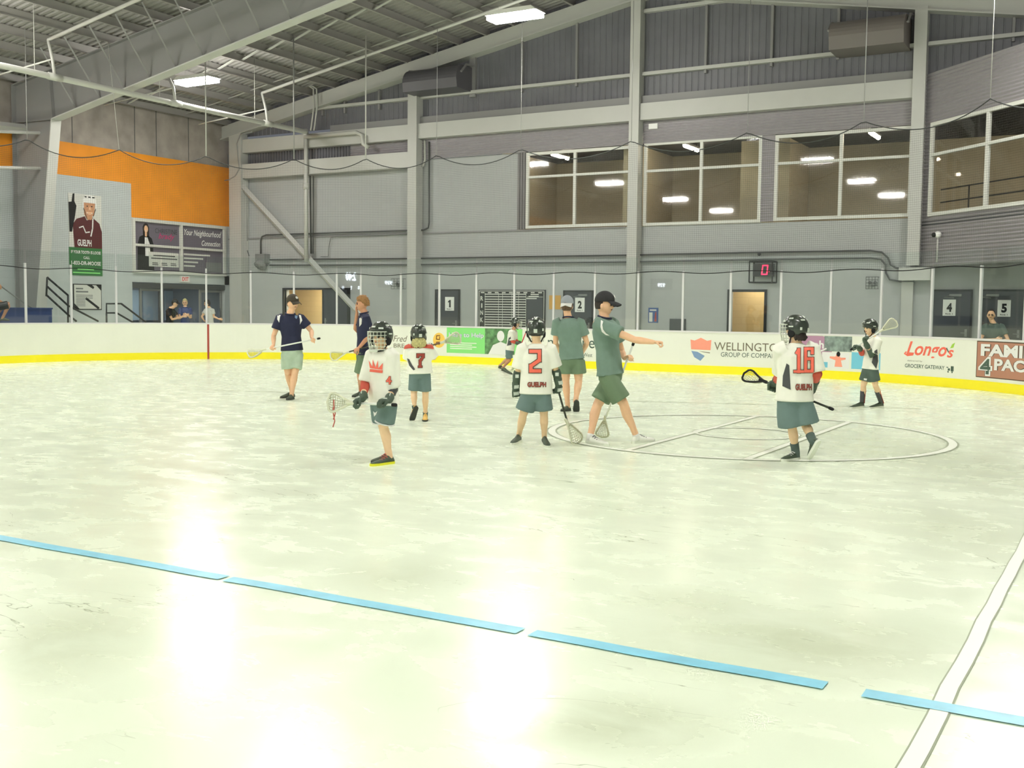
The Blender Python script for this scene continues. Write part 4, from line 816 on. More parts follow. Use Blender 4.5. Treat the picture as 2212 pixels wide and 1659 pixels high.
def wp1(mb):
    poly(mb, gg, [(26.62, 3.72), (26.7, 3.95), (26.85, 4.02), (27.1, 4.02), (27.25, 3.92), (27.32, 3.72)], 0); poly(mb, gh, [(26.92, 3.72), (26.93, 3.95), (27.05, 3.95), (27.15, 3.72)], 1); poly(mb, gg, [(26.86, 4.0), (26.84, 4.3), (26.9, 4.41), (26.99, 4.45), (27.08, 4.41), (27.13, 4.3), (27.12, 3.95)], 4); disc(mb, gh, 26.99, 4.24, .085, .125, 2); rect(mb, fL(.005), 26.94, 3.98, 27.03, 4.14, 2); rect(mb, fL(.006), 26.95, 4.17, 27.03, 4.185, 1)
    put(mb, gg, 'CHRISTINE', 27.4, 4.13, 1.02, .17, 3); put(mb, gg, 'brady', 27.55, 3.88, .75, .26, 5, shear=.35, bold=.01)
wposter(26.45, 28.52, 3.71, 4.49, 'upper left window poster with a dark haired woman and pink script', ['black', 'white', 'skin', 'dgrey', 'haird', 'pink'], wp1)
def wp2(mb):
    put(mb, gg, 'Your Neighbourhood', 28.75, 4.08, 1.85, .28, 0, shear=.3, bold=.015); put(mb, gg, 'Connection', 29.6, 3.8, .95, .2, 0, shear=.3, bold=.015)
wposter(28.62, 30.7, 3.71, 4.49, 'upper right window poster with two lines of white script', ['white'], wp2)
def wp3(mb):
    poly(mb, gg, [(26.6, 2.8), (26.62, 3.6), (27.3, 3.6), (27.35, 2.8)], 0); poly(mb, gh, [(26.95, 3.3), (26.95, 3.6), (27.15, 3.6), (27.18, 3.3)], 1); rect(mb, fL(.007), 27.1, 2.95, 28.48, 3.46, 2)
    rect(mb, fL(.009), 27.3, 3.32, 28.3, 3.36, 3); rect(mb, fL(.009), 27.2, 3.22, 28.4, 3.26, 3)
    for i in range(3): rect(mb, fL(.009), 27.25+.42*i, 3.06, 27.5+.42*i, 3.09, 3); rect(mb, fL(.009), 27.25+.42*i, 3.0, 27.52+.42*i, 3.03, 3)
wposter(26.45, 28.52, 2.8, 3.63, 'lower left window poster with a white card of text', ['black', 'white', 'offw', 'dgrey'], wp3)
def wp4(mb):
    for i, w in enumerate((1.3, .95, .7, .55)): rect(mb, gg, 28.72, 3.42-i*.14, 28.72+w, 3.48-i*.14, 0)
    rect(mb, gg, 29.8, 2.85, 30.6, 3.2, 1)
wposter(28.62, 30.7, 2.8, 3.63, 'lower right window poster with small lines of pale text', ['offw', 'grey'], wp4)
r = root('exit_sign', (XW+.05, 28.65, 2.44), 'small lit exit sign above the glass entrance', 'sign'); MB().box((XW, 28.5, 2.43), (XW+.06, 28.95, 2.66)).build('housing', 'offw', r, True); mb = MB(); rect(mb, fL(.064), 28.53, 2.45, 28.92, 2.64, 0); mb.build('face', 'white', r, True); mb = MB(); put(mb, fL(.068), 'EXIT', 28.57, 2.475, .31, .14, 0, bold=.03); mb.build('lettering', 'exitred', r, True)
# ---- scoreboard and clock on the near end wall, seen mirrored in the rink glass
for nm, lb, x0, x1, z0, z1, s_ in (('scoreboard', 'lit white scoreboard digits on the end wall behind the viewer', -19.61, -20.27, 3.33, 3.88, '2:40'), ('wall_clock', 'small lit digital clock on the end wall behind the viewer', -27.3, -27.8, 3.12, 3.35, '929')):
    r = root(nm, ((x0+x1)/2, -13.98, z0-.5), lb, 'scoreboard'); MB().box((x0+.5, -13.99, z0-.9 if nm == 'scoreboard' else z0-.2), (x1-.5, -13.92, z1+.3)).build('housing', 'black', r, True)
    mb = MB(); put(mb, lambda u, v: (x0-u*(x0-x1), -13.91, z0+v*(z1-z0)), s_, 0, 0, 1, 1, 0, bold=.02)
    if nm == 'scoreboard':
        for q, c in ((.0, '0'), (.46, '1'), (.9, '0')): put(mb, lambda u, v: (x0+.25-u*(x0-x1+.5), -13.91, 2.75+v*.22), c, q, 0, .1 if c == '0' else .04, 1, 0)
    mb.build('digits', 'ledw', r, True)
# ---- handrails, steps, boxes behind the left boards
XS = -28.5
def hp(*pp): return [tuple(onx(x, y, XS)) for x, y in pp]
r = root('handrail', tuple(onx(147, 692, XS)), 'tall black three bar handrail beside the tapered column', 'railing')
for nm, pts in (('rail', hp((102, 599), (147, 638))), ('rail', hp((101, 618), (147, 660), (212, 694))), ('rail', hp((100, 637), (147, 680), (165, 694))), ('post', hp((147, 638), (147, 712))), ('post', hp((102, 599), (100, 640)))): MB().tube(pts, .03, 6).build(nm, 'rail', r)
p = onx(147, 712, XS); MB().tube([p, (p.x, p.y, 0)], .03, 6).build('post', 'rail', r)
r = root('handrail', tuple(onx(262, 692, XS)), 'low black handrail loop left of the glass entrance', 'railing')
MB().tube(hp((262, 656), (230, 656), (230, 676), (252, 676), (288, 697)), .03, 6).build('rail', 'rail', r); MB().tube(hp((262, 656), (315, 696)), .03, 6).build('rail', 'rail', r)
p = onx(230, 676, XS); MB().tube([p, (p.x, p.y, 0)], .03, 6).build('post', 'rail', r)
pipe('handrail', 'thin wall handrail sloping down behind the seated person', 'railing', [tuple(onx(x, y, -29.6)) for x, y in ((-20, 602), (10, 624), (62, 662), (75, 668))], .02, 'grey', 6)
a, b = onx(14, 712, -27.6), onx(112, 665, -27.6); r = root('bench_box', (-27.9, (a.y+b.y)/2, 1.0), 'blue storage bench behind the glass at the left', 'bench'); MB().box((-28.2, a.y-1.2, 1.0), (-27.6, b.y, b.z-.04)).build('body', 'navyb', r, True); MB().box((-28.22, a.y-1.22, b.z-.04), (-27.58, b.y+.02, b.z)).build('lid', 'navyb', r, True)
struct('floor_platform', MB().box((-28.4, 10, 0), (-26.75, 21.0, 1.0)), 'grey', 'raised concrete platform behind the left boards', 'platform')
# ================================================================== PEOPLE
UPZ = V((0, 0, 1))
def remesh(o, vox, smooth=4, fac=.5):
    md = o.modifiers.new('r', 'REMESH'); md.mode = 'VOXEL'; md.voxel_size = vox; md.use_smooth_shade = True
    ms = o.modifiers.new('s', 'SMOOTH'); ms.factor = fac; ms.iterations = smooth
    dg = bpy.context.evaluated_depsgraph_get(); dg.update()
    me = bpy.data.meshes.new_from_object(o.evaluated_get(dg)); old = o.data; o.modifiers.clear(); mats = list(old.materials); o.data = me; bpy.data.meshes.remove(old)
    me.materials.clear()
    for m in mats: me.materials.append(m)
    me.polygons.foreach_set('use_smooth', [True]*len(me.polygons)); me.polygons.foreach_set('material_index', [0]*len(me.polygons)); return o
def lerp(a, b, t): return a+(b-a)*t
def limb(mb, pts, rs, n=12, cap=1, side=None):
    P_, R_ = [], []
    for i in range(len(pts)-1):
        for k in range(3): t = k/3; P_.append(pts[i].lerp(pts[i+1], t)); R_.append(lerp(rs[i], rs[i+1], t) if not isinstance(rs[i], tuple) else tuple(lerp(a, b, t) for a, b in zip(rs[i], rs[i+1])))
    P_.append(pts[-1]); R_.append(rs[-1]); mb.tube(P_, R_, n, side, cap)
def hand(mb, w, d, nrm, s, curl=.4, thumb=1, r=.0088):
    """w wrist, d finger direction, nrm palm-facing direction; curl in radians per joint"""
    d = d.normalized(); nrm = (nrm-d*nrm.dot(d)).normalized(); sd = d.cross(nrm)*thumb
    k = w+d*.085*s
    mb.tube([w-d*.01, w+d*.03*s, w+d*.06*s, k], [(.027*s, .02*s), (.036*s, .019*s), (.041*s, .018*s), (.040*s, .015*s)], 10, sd, 1)
    for i, (o, L) in enumerate(((.031, .9), (.0105, 1.0), (-.0105, .95), (-.031, .75))):
        p = k+sd*o*s-d*.004; a = 0; pts = [p]
        for j, l in enumerate((.040, .026, .020)):
            a += curl*(1, 1.15, .8)[j]; dd = d*math.cos(a)+nrm*math.sin(a)+sd*o*.8*(1-min(1, curl)); p = p+dd.normalized()*l*L*s; pts.append(p)
        mb.tube(pts, [r*1.05*s, r*s, r*.95*s, r*.8*s], 7, sd, 1)
    p = w+d*.022*s+sd*.032*s; pts = [p]; a = .75
    for l, da in ((.036, 0), (.030, -.25), (.022, -.2)):
        a += da; dd = d*math.cos(a)+sd*math.sin(a)*(1-.5*min(1, curl))+nrm*(.25+.5*min(1, curl)); p = p+dd.normalized()*l*s; pts.append(p)
    mb.tube(pts, [r*1.35*s, r*1.2*s, r*1.05*s, r*.85*s], 7, d, 1)
def headfn(x, y, z):                      # x forward, y side, z up on the unit sphere
    fx, fy, fz = x, y, z
    if z < 0:
        t = min(1, -z); fy *= 1-.30*t*t; fx *= 1-.12*t if x < 0 else 1-.10*t
        if x < 0: fx *= 1-.35*t
    if x > 0:
        fx *= .93; g = lambda cy, cz, sy, sz: math.exp(-((y-cy)/sy)**2-((z-cz)/sz)**2)
        fx += .235*g(0, -.20, .15, .13)+.10*g(0, -.04, .13, .15)+.05*g(0, .20, .5, .10)-.085*(g(.34, .02, .20, .11)+g(-.34, .02, .20, .11))+.06*g(0, -.52, .30, .10)-.035*g(0, -.41, .28, .03)+.10*g(0, -.80, .30, .16)
    return fx, fy, fz
class Person:
    def __init__(s, label, h, feet, tdir, hdir, head, shc, hpc, arms, legs, kid=False, skin='skin', base=None, sw=None, hs=None, hpitch=0):
        s.h = h; s.k = h/1.78; s.kid = kid; s.arms = {}; s.legs = {}
        # ground contact gives the distance
        F_ = {}
        for key, (mode, heel, toe) in feet.items():
            if mode == 'g': F_[key] = (onz(*heel), onz(*toe), UPZ)
        if base is not None: B = V(base)
        else:
            B = V((0, 0, 0))
            for a, b, _ in F_.values(): B += (a+b)/2
            B /= len(F_)
        s.B = B; s.n = V((B.x, B.y, 0)).normalized(); s.rt = V((s.n.y, -s.n.x, 0)); J = s.J
        for key, (mode, heel, toe) in feet.items():
            if mode == 'p':
                a, b = J(heel), J(toe); F_[key] = (a, b, None)
        s.feet = F_
        loc = lambda v: (s.rt*v[0]+s.n*v[1]+UPZ*(v[2] if len(v) > 2 else 0)).normalized()
        s.loc = loc; s.f = loc(tdir); s.side = s.f.cross(UPZ).normalized(); s.hf = loc(hdir)
        s.hs = s.hf.cross(UPZ).normalized(); s.hf = (s.hf*math.cos(hpitch)-UPZ*math.sin(hpitch)).normalized(); s.hu = s.hs.cross(s.hf)
        s.head = J(head); s.shc = J(shc); s.hpc = J(hpc); sw = (sw or .178)*s.k; s.sw = sw
        s.hr = (hs or (1.08 if not kid else 1.0))
        s.root = root('person', (B.x, B.y, 0), label, 'person'); s.skin = skin
        mb = MB()
        ax = s.shc-s.hpc; s.ax = ax.normalized(); k = s.k; s.tw = [(-.16, .085, .075), (-.05, .138, .098), (.06, .152, .108), (.25, .152, .108), (.45, .140, .100), (.65, .160, .112), (.82, .178, .112), (.93, .165, .095), (1.02, .108, .072), (1.065, .072, .062), (1.10, .058, .055)]
        mb.tube([s.hpc+ax*t for t, a, b in s.tw], [(a*k, b*k) for t, a, b in s.tw], 18, s.side, 1)
        ntop = s.head-s.hu*.075*s.hr-s.hf*.012
        limb(mb, [s.shc+ax*.04, ntop], [.062*k, .052*s.hr*(.9 if kid else 1)], 12)
        mb.ball(s.head, s.hf*.098*s.hr, s.hs*.076*s.hr, s.hu*.122*s.hr, 40, 30, fn=headfn)
        for sg in (-1, 1):
            mb.ball(s.head+s.hs*.076*s.hr*sg-s.hf*.012-s.hu*.012, s.hf*.02*s.hr, s.hs*.012*s.hr, s.hu*.033*s.hr, 10, 8)
        for key, sg in (('R', 1), ('L', -1)):
            sh = s.shc+s.side*sw*sg-s.ax*.035*k; hp = s.hpc+s.side*.092*k*sg-s.ax*.03*k
            if key in arms:
                A = arms[key]; e, w = J(A['e']), J(A['w']); s.arms[key] = (sh, e, w); fa = w-e; d = s.loc(A['d']) if 'd' in A else fa.normalized()
                limb(mb, [sh, sh.lerp(e, .35), e, e.lerp(w, .3), w], [.052*k, .050*k, .040*k, .042*k, .027*k], 12)
                if A.get('hand', 1):
                    nr = s.loc(A['n']) if 'n' in A else -s.side*sg
                    hand(mb, w+d*.012, d, nr, k*1.02 if not kid else k*1.0, A.get('curl', .5), A.get('th', 1))
                s.hd = getattr(s, 'hd', {}); s.hd[key] = (w, d)
            if key in legs:
                kn = J(legs[key]); heel, toe, u = F_[key]
                fd = (toe-heel).normalized()
                if u is None: u = (s.hpc-heel); u = (u-fd*u.dot(fd)).normalized(); lowfix = 1
                an = heel+fd*.05*k+u*.085*k; s.legs[key] = (hp, kn, an, heel, toe, fd, u)
                cal = kn.lerp(an, .32)+(kn-an).cross(s.side*-1).normalized()*.012*k
                limb(mb, [hp, hp.lerp(kn, .45), kn, cal, kn.lerp(an, .7), an], [.086*k, .080*k, .057*k, .060*k, .041*k, .038*k], 14)
                mb.tube([an-u*.03*k-fd*.02, an+fd*.06*k-u*.038*k, toe-fd*.07*k+u*.026*k], [(.029*k, .034*k), (.028*k, .026*k), (.024*k, .012*k)], 10, fd.cross(u), 1)
        s.body = mb.build('body', skin, s.root); remesh(s.body, .0062, 2)
    def J(s, p):
        d = p[2] if len(p) > 2 else 0
        return onp(p[0], p[1], s.n, s.B.dot(s.n)+d)
    def face(s, mouth=True, brow='brow'):
        e = MB()
        for sg in (-1, 1):
            e.ball(s.head+s.hf*.079*s.hr+s.hs*.029*s.hr*sg+s.hu*.002, .0125*s.hr)
        e.build('eyes', 'eye', s.root)
        b = MB()
        for sg in (-1, 1): b.tube([s.head+s.hf*.0905*s.hr+s.hs*.012*sg+s.hu*.020*s.hr, s.head+s.hf*.088*s.hr+s.hs*.032*sg+s.hu*.026*s.hr, s.head+s.hf*.072*s.hr+s.hs*.050*sg+s.hu*.019*s.hr], .0045, 5)
        b.build('eyebrows', brow, s.root)
        m = MB(); m.tube([s.head+s.hf*.083*s.hr+s.hs*q-s.hu*(.051+abs(q)*.05)*s.hr-s.hf*abs(q)*.35 for q in (-.024, -.012, 0, .012, .024)], [.003, .006, .007, .006, .003], 6); m.build('mouth', 'lip', s.root)
    def shirt(s, m, hem=.10, grow=1.16, flare=1.0, sleeves=None, sl=.55, sr=(.072, .078), collar=None, name='shirt', vox=.011, neck=1.07, box=0):
        mb = MB(); ax = s.shc-s.hpc; k = s.k; pts, rs = [], []
        top = [(t, a, b) for t, a, b in s.tw if t > hem and t <= neck]
        top = [(hem, .165*(1-box)+.178*box, .118)]+top
        for t, a, b in top:
            q = max(0, (.95-t)); a = lerp(a, .178, box*(t < .85)); g = grow if t < .9 else lerp(grow, 1.1, min(1, (t-.9)/.12))
            fl = 1+(flare-1)*q/.95
            pts.append(s.hpc+ax*t); rs.append((a*k*g*fl, b*k*g*fl*(1.06 if box else 1)))
        mb.tube(pts, rs, 22, s.side, 0)
        for key in (sleeves or s.arms):
            sh, e, w = s.arms[key]; L = [sh-s.side*(.05*k if key == 'R' else -.05*k)+s.ax*.01*k, sh]
            if sl <= 1: end = sh.lerp(e, sl); L += [sh.lerp(e, sl*.5), end]; R = [sr[0]*k*1.02, sr[0]*k*1.04, lerp(sr[0], sr[1], .5)*k, sr[1]*k]
            else: end = e.lerp(w, sl-1); L += [sh.lerp(e, .5), e, end]; R = [sr[0]*k*1.02, sr[0]*k*1.02, lerp(sr[0], sr[1], .4)*k, lerp(sr[0], sr[1], .7)*k, sr[1]*k]
            mb.tube(L, R, 14, None, 0)
        o = mb.build(name, m, s.root); remesh(o, vox, 6); s.sh_o = o
        if collar:
            c = MB(); cc = s.hpc+ax*1.06; c.tube([cc+(s.side*math.cos(t)*.074+s.f*math.sin(t)*.068)*k+s.f*.006+UPZ*(.006-.016*math.sin(t)) for t in np.linspace(0, 2*math.pi, 17)[:-1]], (.012, .022), 6, UPZ, closed=True); c.build('collar', collar, o)
        return o
    def shorts(s, m, wtop=.30, ln=.72, flare=1.0, name='shorts', r=(.105, .118), vox=.012):
        mb = MB(); ax = s.shc-s.hpc; k = s.k
        mb.tube([s.hpc+ax*t for t in (wtop, .15, .0, -.13, -.20)], [(.160*k, .118*k), (.172*k, .124*k), (.182*k*min(1.1, flare), .132*k), (.165*k*min(1.1, flare), .122*k), (.10*k, .10*k)], 20, s.side, 0)
        for key, (hp, kn, an, *_r) in s.legs.items():
            e = hp.lerp(kn, ln) if ln <= 1 else kn.lerp(an, ln-1)
            q = [hp+s.ax*.02, hp.lerp(e, .5), e] if ln <= .98 else [hp+s.ax*.02, hp.lerp(kn, .5), kn.lerp(hp, .1), e]
            mb.tube(q, [r[0]*k, lerp(r[0], r[1], .6)*k*flare, r[1]*k*flare] if len(q) == 3 else [r[0]*k, lerp(r[0], r[1], .5)*k*flare, lerp(r[0], r[1], .9)*k*flare, r[1]*k*flare], 16, s.side, 0)
        o = mb.build(name, m, s.root); remesh(o, vox, 6); s.so = o; return o
    def shoe(s, key, m, msole='sole', name='shoe', th=.028, laces=None, w=1.0, low=False):
        hp, kn, an, heel, toe, fd, u = s.legs[key]; k = s.k*(1.0 if not s.kid else 1.06); sd = fd.cross(u).normalized(); L = (toe-heel).length; mb = MB()
        prof = [(-.02, .024, .06), (.05, .036, .10 if not low else .06), (.22, .038, .108 if not low else .055), (.38, .040, .088), (.55, .044, .070), (.75, .047, .056), (.92, .038, .044), (1.0, .020, .034)]
        n = 12; vs = []; fs = []
        for t, hw, hh in prof:
            c = heel+fd*L*t
            for j in range(n):
                a = 2*math.pi*j/n; x = math.cos(a)*hw*k*w; z = math.sin(a)
                z = (z*.5+.5)*hh*k if z > -.2 else .012*k
                vs.append(c+sd*x*(1 if z < .05 else .9)+u*max(z, th*.5))
        for i in range(len(prof)-1):
            for j in range(n): fs.append((i*n+j, i*n+(j+1) % n, (i+1)*n+(j+1) % n, (i+1)*n+j))
        fs.append(tuple(range(n-1, -1, -1))); fs.append(tuple(range((len(prof)-1)*n, len(prof)*n))); mb.add(vs, fs, 0, True); o = mb.build(name, m, s.root)
        mb = MB(); ol = []
        for t, hw, hh in prof: ol.append((heel+fd*L*t, (hw+.004)*k*w))
        poly_ = [c+sd*a for c, a in ol]+[ol[-1][0]+fd*.012]+[c-sd*a for c, a in ol[::-1]]+[ol[0][0]-fd*.012]
        mb.prism([p+u*.0 for p in poly_], u*th*k); mb.build('sole', msole, o, True)
        if laces:
            mb = MB()
            for t in (.34, .44, .54): c = heel+fd*L*t; mb.tube([c+sd*.03*k+u*(.085-.12*(t-.34))*k, c+u*(.098-.16*(t-.34))*k, c-sd*.03*k+u*(.085-.12*(t-.34))*k], .005, 5)
            mb.build('laces', laces, o)
        return o
    def socks(s, m, top=.72, r=(.052, .046), stripe=None, keys=None):
        for key in (keys or s.legs):
            hp, kn, an, heel, toe, fd, u = s.legs[key]; k = s.k; a = kn.lerp(an, top); mb = MB(); mb.tube([a, a.lerp(an, .5), an, an-u*.05*k], [r[0]*k, lerp(r[0], r[1], .6)*k, r[1]*k, r[1]*k], 12); o = mb.build('sock', m, s.root)
            if stripe: q = s.rt*.9*r[0]*k-s.n*.45*r[0]*k; MB().tube([a+q*1.02, a.lerp(an, .5)+q*.97, an+q*.93], .007, 5).build('stripe', stripe, o)
    def cap(s, m, back=False, logo=None, brim=None, snap=False):
        c = s.head+s.hu*.050*s.hr; f = s.hf*(-1 if back else 1); mb = MB(); R_ = s.hr
        def fn(x, y, z): return x, y, max(z, -.12)
        mb.ball(c, f*.113*R_, s.hs*.093*R_, s.hu*.108*R_, 24, 16, fn=fn); o = mb.build('cap', m, s.root)
        vs = []; fs = []; N = 12
        for r0, dz in ((.72, 0), (1, .0), (1.3, -.012), (1.62, -.03)):
            for i in range(N+1):
                a = -1.05+2.1*i/N; q = max(0, r0-1); x = math.cos(a)*.112*min(r0, 1)+q*.125*math.cos(a*.55); y = math.sin(a)*.093*min(r0, 1)
                vs.append(c+(f*x+s.hs*y+s.hu*(-.008+dz-.05*q*abs(math.sin(a))))*R_)
        M4 = len(vs)
        for i in range(3):
            for j in range(N): fs.append((i*(N+1)+j, i*(N+1)+j+1, (i+1)*(N+1)+j+1, (i+1)*(N+1)+j))
        vs2 = [v-s.hu*.006 for v in vs]; fs2 = [tuple(M4+i for i in q[::-1]) for q in fs]; mb = MB(); mb.add(vs+vs2, fs+fs2+[(3*(N+1)+j, 3*(N+1)+j+1, M4+3*(N+1)+j+1, M4+3*(N+1)+j) for j in range(N)], 0, True); mb.build('brim', brim or m, o)
        if logo:
            q = c+(s.hf*.106+s.hu*.045)*R_; nn = (s.hf*.9+s.hu*.45).normalized(); t = s.hs; b = nn.cross(t); MB().add([q+nn*.006+t*.026*math.cos(a)+b*.024*math.sin(a) for a in np.linspace(0, 6.28, 14)[:-1]], [tuple(range(13))]).build('badge', logo, o)
        return o
    def hair(s, m, low=-.35, grow=1.1, front=.35, lump=.0, seed=1, nape=None, name='hair'):
        rn = random.Random(seed); c = s.head+s.hu*.012*s.hr-s.hf*.008; R_ = s.hr*grow; off = {}
        def fn(x, y, z):
            lim = lerp(low, front, max(0, min(1, (x+.25)/.8)))
            kf = (round(x, 2), round(y, 2), round(z, 2)); g = 1+lump*(math.sin(11*x+3*y)*math.sin(9*y+5*z+seed)*math.sin(10*z+2*x))*1.6
            if z < lim:
                q = math.sqrt(max(0, 1-lim*lim))/max(1e-3, math.hypot(x, y)); 
                return x*q*.82, y*q*.82, lim
            return x*g, y*g, z*g
        mb = MB(); mb.ball(c, s.hf*.100*R_, s.hs*.079*R_, s.hu*.120*R_, 40, 28, fn=fn); o = mb.build(name, m, s.root)
        if nape:
            mb = MB()
            for i in range(15):
                a = math.pi+(-1.15+2.3*i/14); q = s.head+(s.hf*math.cos(a)*.092+s.hs*math.sin(a)*.076)*s.hr*1.04-s.hu*.06*s.hr
                mb.tube([q+s.hu*.06, q, q-s.hu*nape*.5+(s.hf*math.cos(a)+s.hs*math.sin(a))*.02, q-s.hu*nape*rn.uniform(.85, 1.1)+(s.hf*math.cos(a)+s.hs*math.sin(a))*.012], [.02, .021, .02, .008], 7, None, 1)
            mb.build('hair_ends', m, o)
        return o
    def helmet(s, stickers='glovew', cage=True, backlabel=True, scale=1.06):
        c = s.head+s.hu*.02*s.hr; R_ = s.hr*scale
        def fn(x, y, z):
            lim = lerp(-.55, .26, max(0, min(1, (x+.12)/.34))) if x > -.6 else -.42
            rid = 1+.028*(abs(math.sin(5*math.atan2(y, z+.001))) if z > .2 else 0)
            if z < lim: q = math.sqrt(max(0, 1-lim*lim))/max(1e-3, math.hypot(x, y)); return x*q*.93, y*q*.93, lim
            return x*rid*(1.06 if x < 0 else 1), y*rid, z*rid
        mb = MB(); mb.ball(c, s.hf*.128*R_, s.hs*.106*R_, s.hu*.132*R_, 44, 28, fn=fn); o = mb.build('helmet', 'helm', s.root)
        def patch(az, el, w, h, rr=1.03):
            mb = MB()
            d = (s.hf*.128*math.cos(az)*math.cos(el)*(1.06 if math.cos(az) < 0 else 1)+s.hs*.106*math.sin(az)*math.cos(el)+s.hu*.132*math.sin(el))*R_
            nn = (s.hf*math.cos(az)*math.cos(el)/1.28+s.hs*math.sin(az)*math.cos(el)/1.06+s.hu*math.sin(el)/1.3).normalized(); t = UPZ.cross(nn)
            if t.length < .2: t = s.hs.copy()
            t.normalize(); b = nn.cross(t); q = c+d*rr+nn*.003; mb.obox(q, t*w/2, b*h/2, nn*.003); mb.build('sticker', stickers, o, True)
        if backlabel: patch(math.pi, -.15, .042, .045)
        for az, el, w, h in ((math.pi-.8, -.05, .022, .03), (math.pi+.8, -.05, .022, .03), (.75, .5, .05, .018), (-.75, .5, .05, .018), (0, .62, .04, .016), (math.pi-.55, .62, .045, .016), (math.pi+.55, .62, .045, .016), (1.6, .1, .05, .014), (-1.6, .1, .05, .014), (1.5, .75, .045, .015), (-1.5, .75, .045, .015), (math.pi, .95, .03, .03)): patch(az, el, w, h, 1.035)
        mb = MB()
        for sg in (-1, 1): mb.ball(s.head+s.hs*.092*R_*sg-s.hu*.035*R_, s.hf*.04*R_, s.hs*.016*R_, s.hu*.045*R_, 12, 8)
        mb.tube([s.head+s.hs*.088*R_-s.hu*.06*R_, s.head+s.hs*.055*R_-s.hu*.125*R_+s.hf*.03*R_, s.head-s.hu*.138*R_+s.hf*.06*R_, s.head-s.hs*.055*R_-s.hu*.125*R_+s.hf*.03*R_, s.head-s.hs*.088*R_-s.hu*.06*R_], .008, 5); mb.build('chin_strap', 'blackm', o)
        if cage:
            mb = MB()
            def cp(az, z): 
                rr = 1-.18*max(0, -z-.02)/.12; return s.head+(s.hf*(.150*math.cos(az)*rr+.008)+s.hs*.102*math.sin(az)*rr)*R_+s.hu*z*R_
            for z in (.052, .018, -.018, -.054, -.09, -.118): mb.tube([cp(a, z) for a in np.linspace(-1.35, 1.35, 15)], .0034 if z not in (.052, -.118) else .005, 5)
            for a in np.linspace(-1.2, 1.2, 9): mb.tube([cp(a, z) for z in (.052, .018, -.018, -.054, -.09, -.118)], .0032, 5)
            mb.tube([cp(a, -.118) -s.hu*.012 for a in np.linspace(-.6, .6, 7)], .012, 6); mb.build('face_cage', 'cage', o)
        return o
    def glove(s, key, curl=1.0, grip=None, m='glove'):
        sh, e, w = s.arms[key]; _, d = s.hd[key]; k = s.k*1.12; fa = (w-e).normalized(); mb = MB()
        nr = grip if grip is not None else s.f; nr = (nr-d*nr.dot(d)).normalized(); sd = d.cross(nr)
        mb.tube([w-fa*.085*k, w-fa*.03*k, w+d*.01], [(.056*k, .052*k), (.05*k, .046*k), (.045*k, .038*k)], 12, sd, 1)
        mb.tube([w, w+d*.045*k, w+d*.085*k], [(.045*k, .034*k), (.054*k, .034*k), (.050*k, .030*k)], 12, sd, 1)
        kn = w+d*.088*k
        for o_ in (.038, .0125, -.0125, -.038):
            p = kn+sd*o_*k; a = 0; pts = [p]
            for l in (.038, .03, .022): a += curl*.95; p = p+(d*math.cos(a)+nr*math.sin(a))*l*k; pts.append(p)
            mb.tube(pts, [.0155*k, .0155*k, .0145*k, .012*k], 7, sd, 1)
        p = w+d*.03*k+sd*.045*k; mb.tube([p, p+(d*.6+nr*.6+sd*.3).normalized()*.04*k, p+(d*.6+nr*.9).normalized()*.075*k], [.019*k, .017*k, .013*k], 8, None, 1)
        o = mb.build('glove', m, s.root); mb = MB(); bk = -nr
        mb.obox(w+d*.05*k+bk*.033*k, sd*.034*k, d*.022*k, bk*.008*k); mb.obox(w-fa*.05*k+bk*.05*k, sd*.03*k, fa*.022*k, bk*.008*k); mb.build('patch', 'glovew', o, True); return o
    def pad(s, key, m='glove', patch='glovew', a=-.25, b=.3, r=.062):
        sh, e, w = s.arms[key]; k = s.k; p0 = e.lerp(sh, -a if a < 0 else 0); p1 = e.lerp(w, b); mb = MB(); mb.tube([p0, e, p1], [r*k, r*1.06*k, r*.86*k], 12, None, 0); o = mb.build('elbow_pad', m, s.root)
        if patch: q = e-s.n*(r*k); MB().obox(q, s.rt*.024*k, UPZ*.024*k, s.n*.012*k).build('patch', patch, o, True)
        return o
    def decal(s, target, fn2d, mats, name='lettering', parent=None, lift=.006):
        """project flat artwork (pixel coordinates of the photo) onto a garment"""
        ob = target; me = ob.data; o0 = s.root.location; bv = BVHTree.FromPolygons([v.co+o0 for v in me.vertices], [tuple(p.vertices) for p in me.polygons])
        a0 = MB(); fn2d(a0); art = MB(); bm = bmesh.new(); lv = bm.verts.layers.int.new('x'); vv = [bm.verts.new(v) for v in a0.v]
        for f_, m_ in zip(a0.f, a0.m):
            try: bf = bm.faces.new([vv[i] for i in f_]); bf.material_index = m_
            except ValueError: pass
        bmesh.ops.triangulate(bm, faces=bm.faces[:])
        for _ in range(3):
            le = [e for e in bm.edges if e.calc_length() > 5]
            if le: bmesh.ops.subdivide_edges(bm, edges=le, cuts=1); bmesh.ops.triangulate(bm, faces=[f for f in bm.faces if len(f.verts) > 3])
        bm.verts.index_update(); art.v = [v.co.copy() for v in bm.verts]; out = MB()
        for f in bm.faces: out.f.append([v.index for v in f.verts]); out.m.append(f.material_index); out.sm.append(False)
        bm.free()
        for v in art.v:
            d = ray(v.x, v.y).normalized(); h_ = bv.ray_cast(EYE, d)
            p = h_[0] if h_[0] is not None else bv.find_nearest(s.J((v.x, v.y)))[0]
            out.v.append(p-d*lift-d*v.z)
        return out.build(name, mats, parent or target, True)
PXF = lambda x, y: (x, y, 0)
def pput(mb, s, x0, y0, x1, y1, mi=0, lay=0, **k):      # pixel box, y down
    put(mb, lambda u, v: (u, v, lay), s, x0, y1, x1-x0, y0-y1, mi, **k)
def ppoly(mb, pts, mi=0, lay=0): poly(mb, lambda u, v: (u, v, lay), pts, mi)
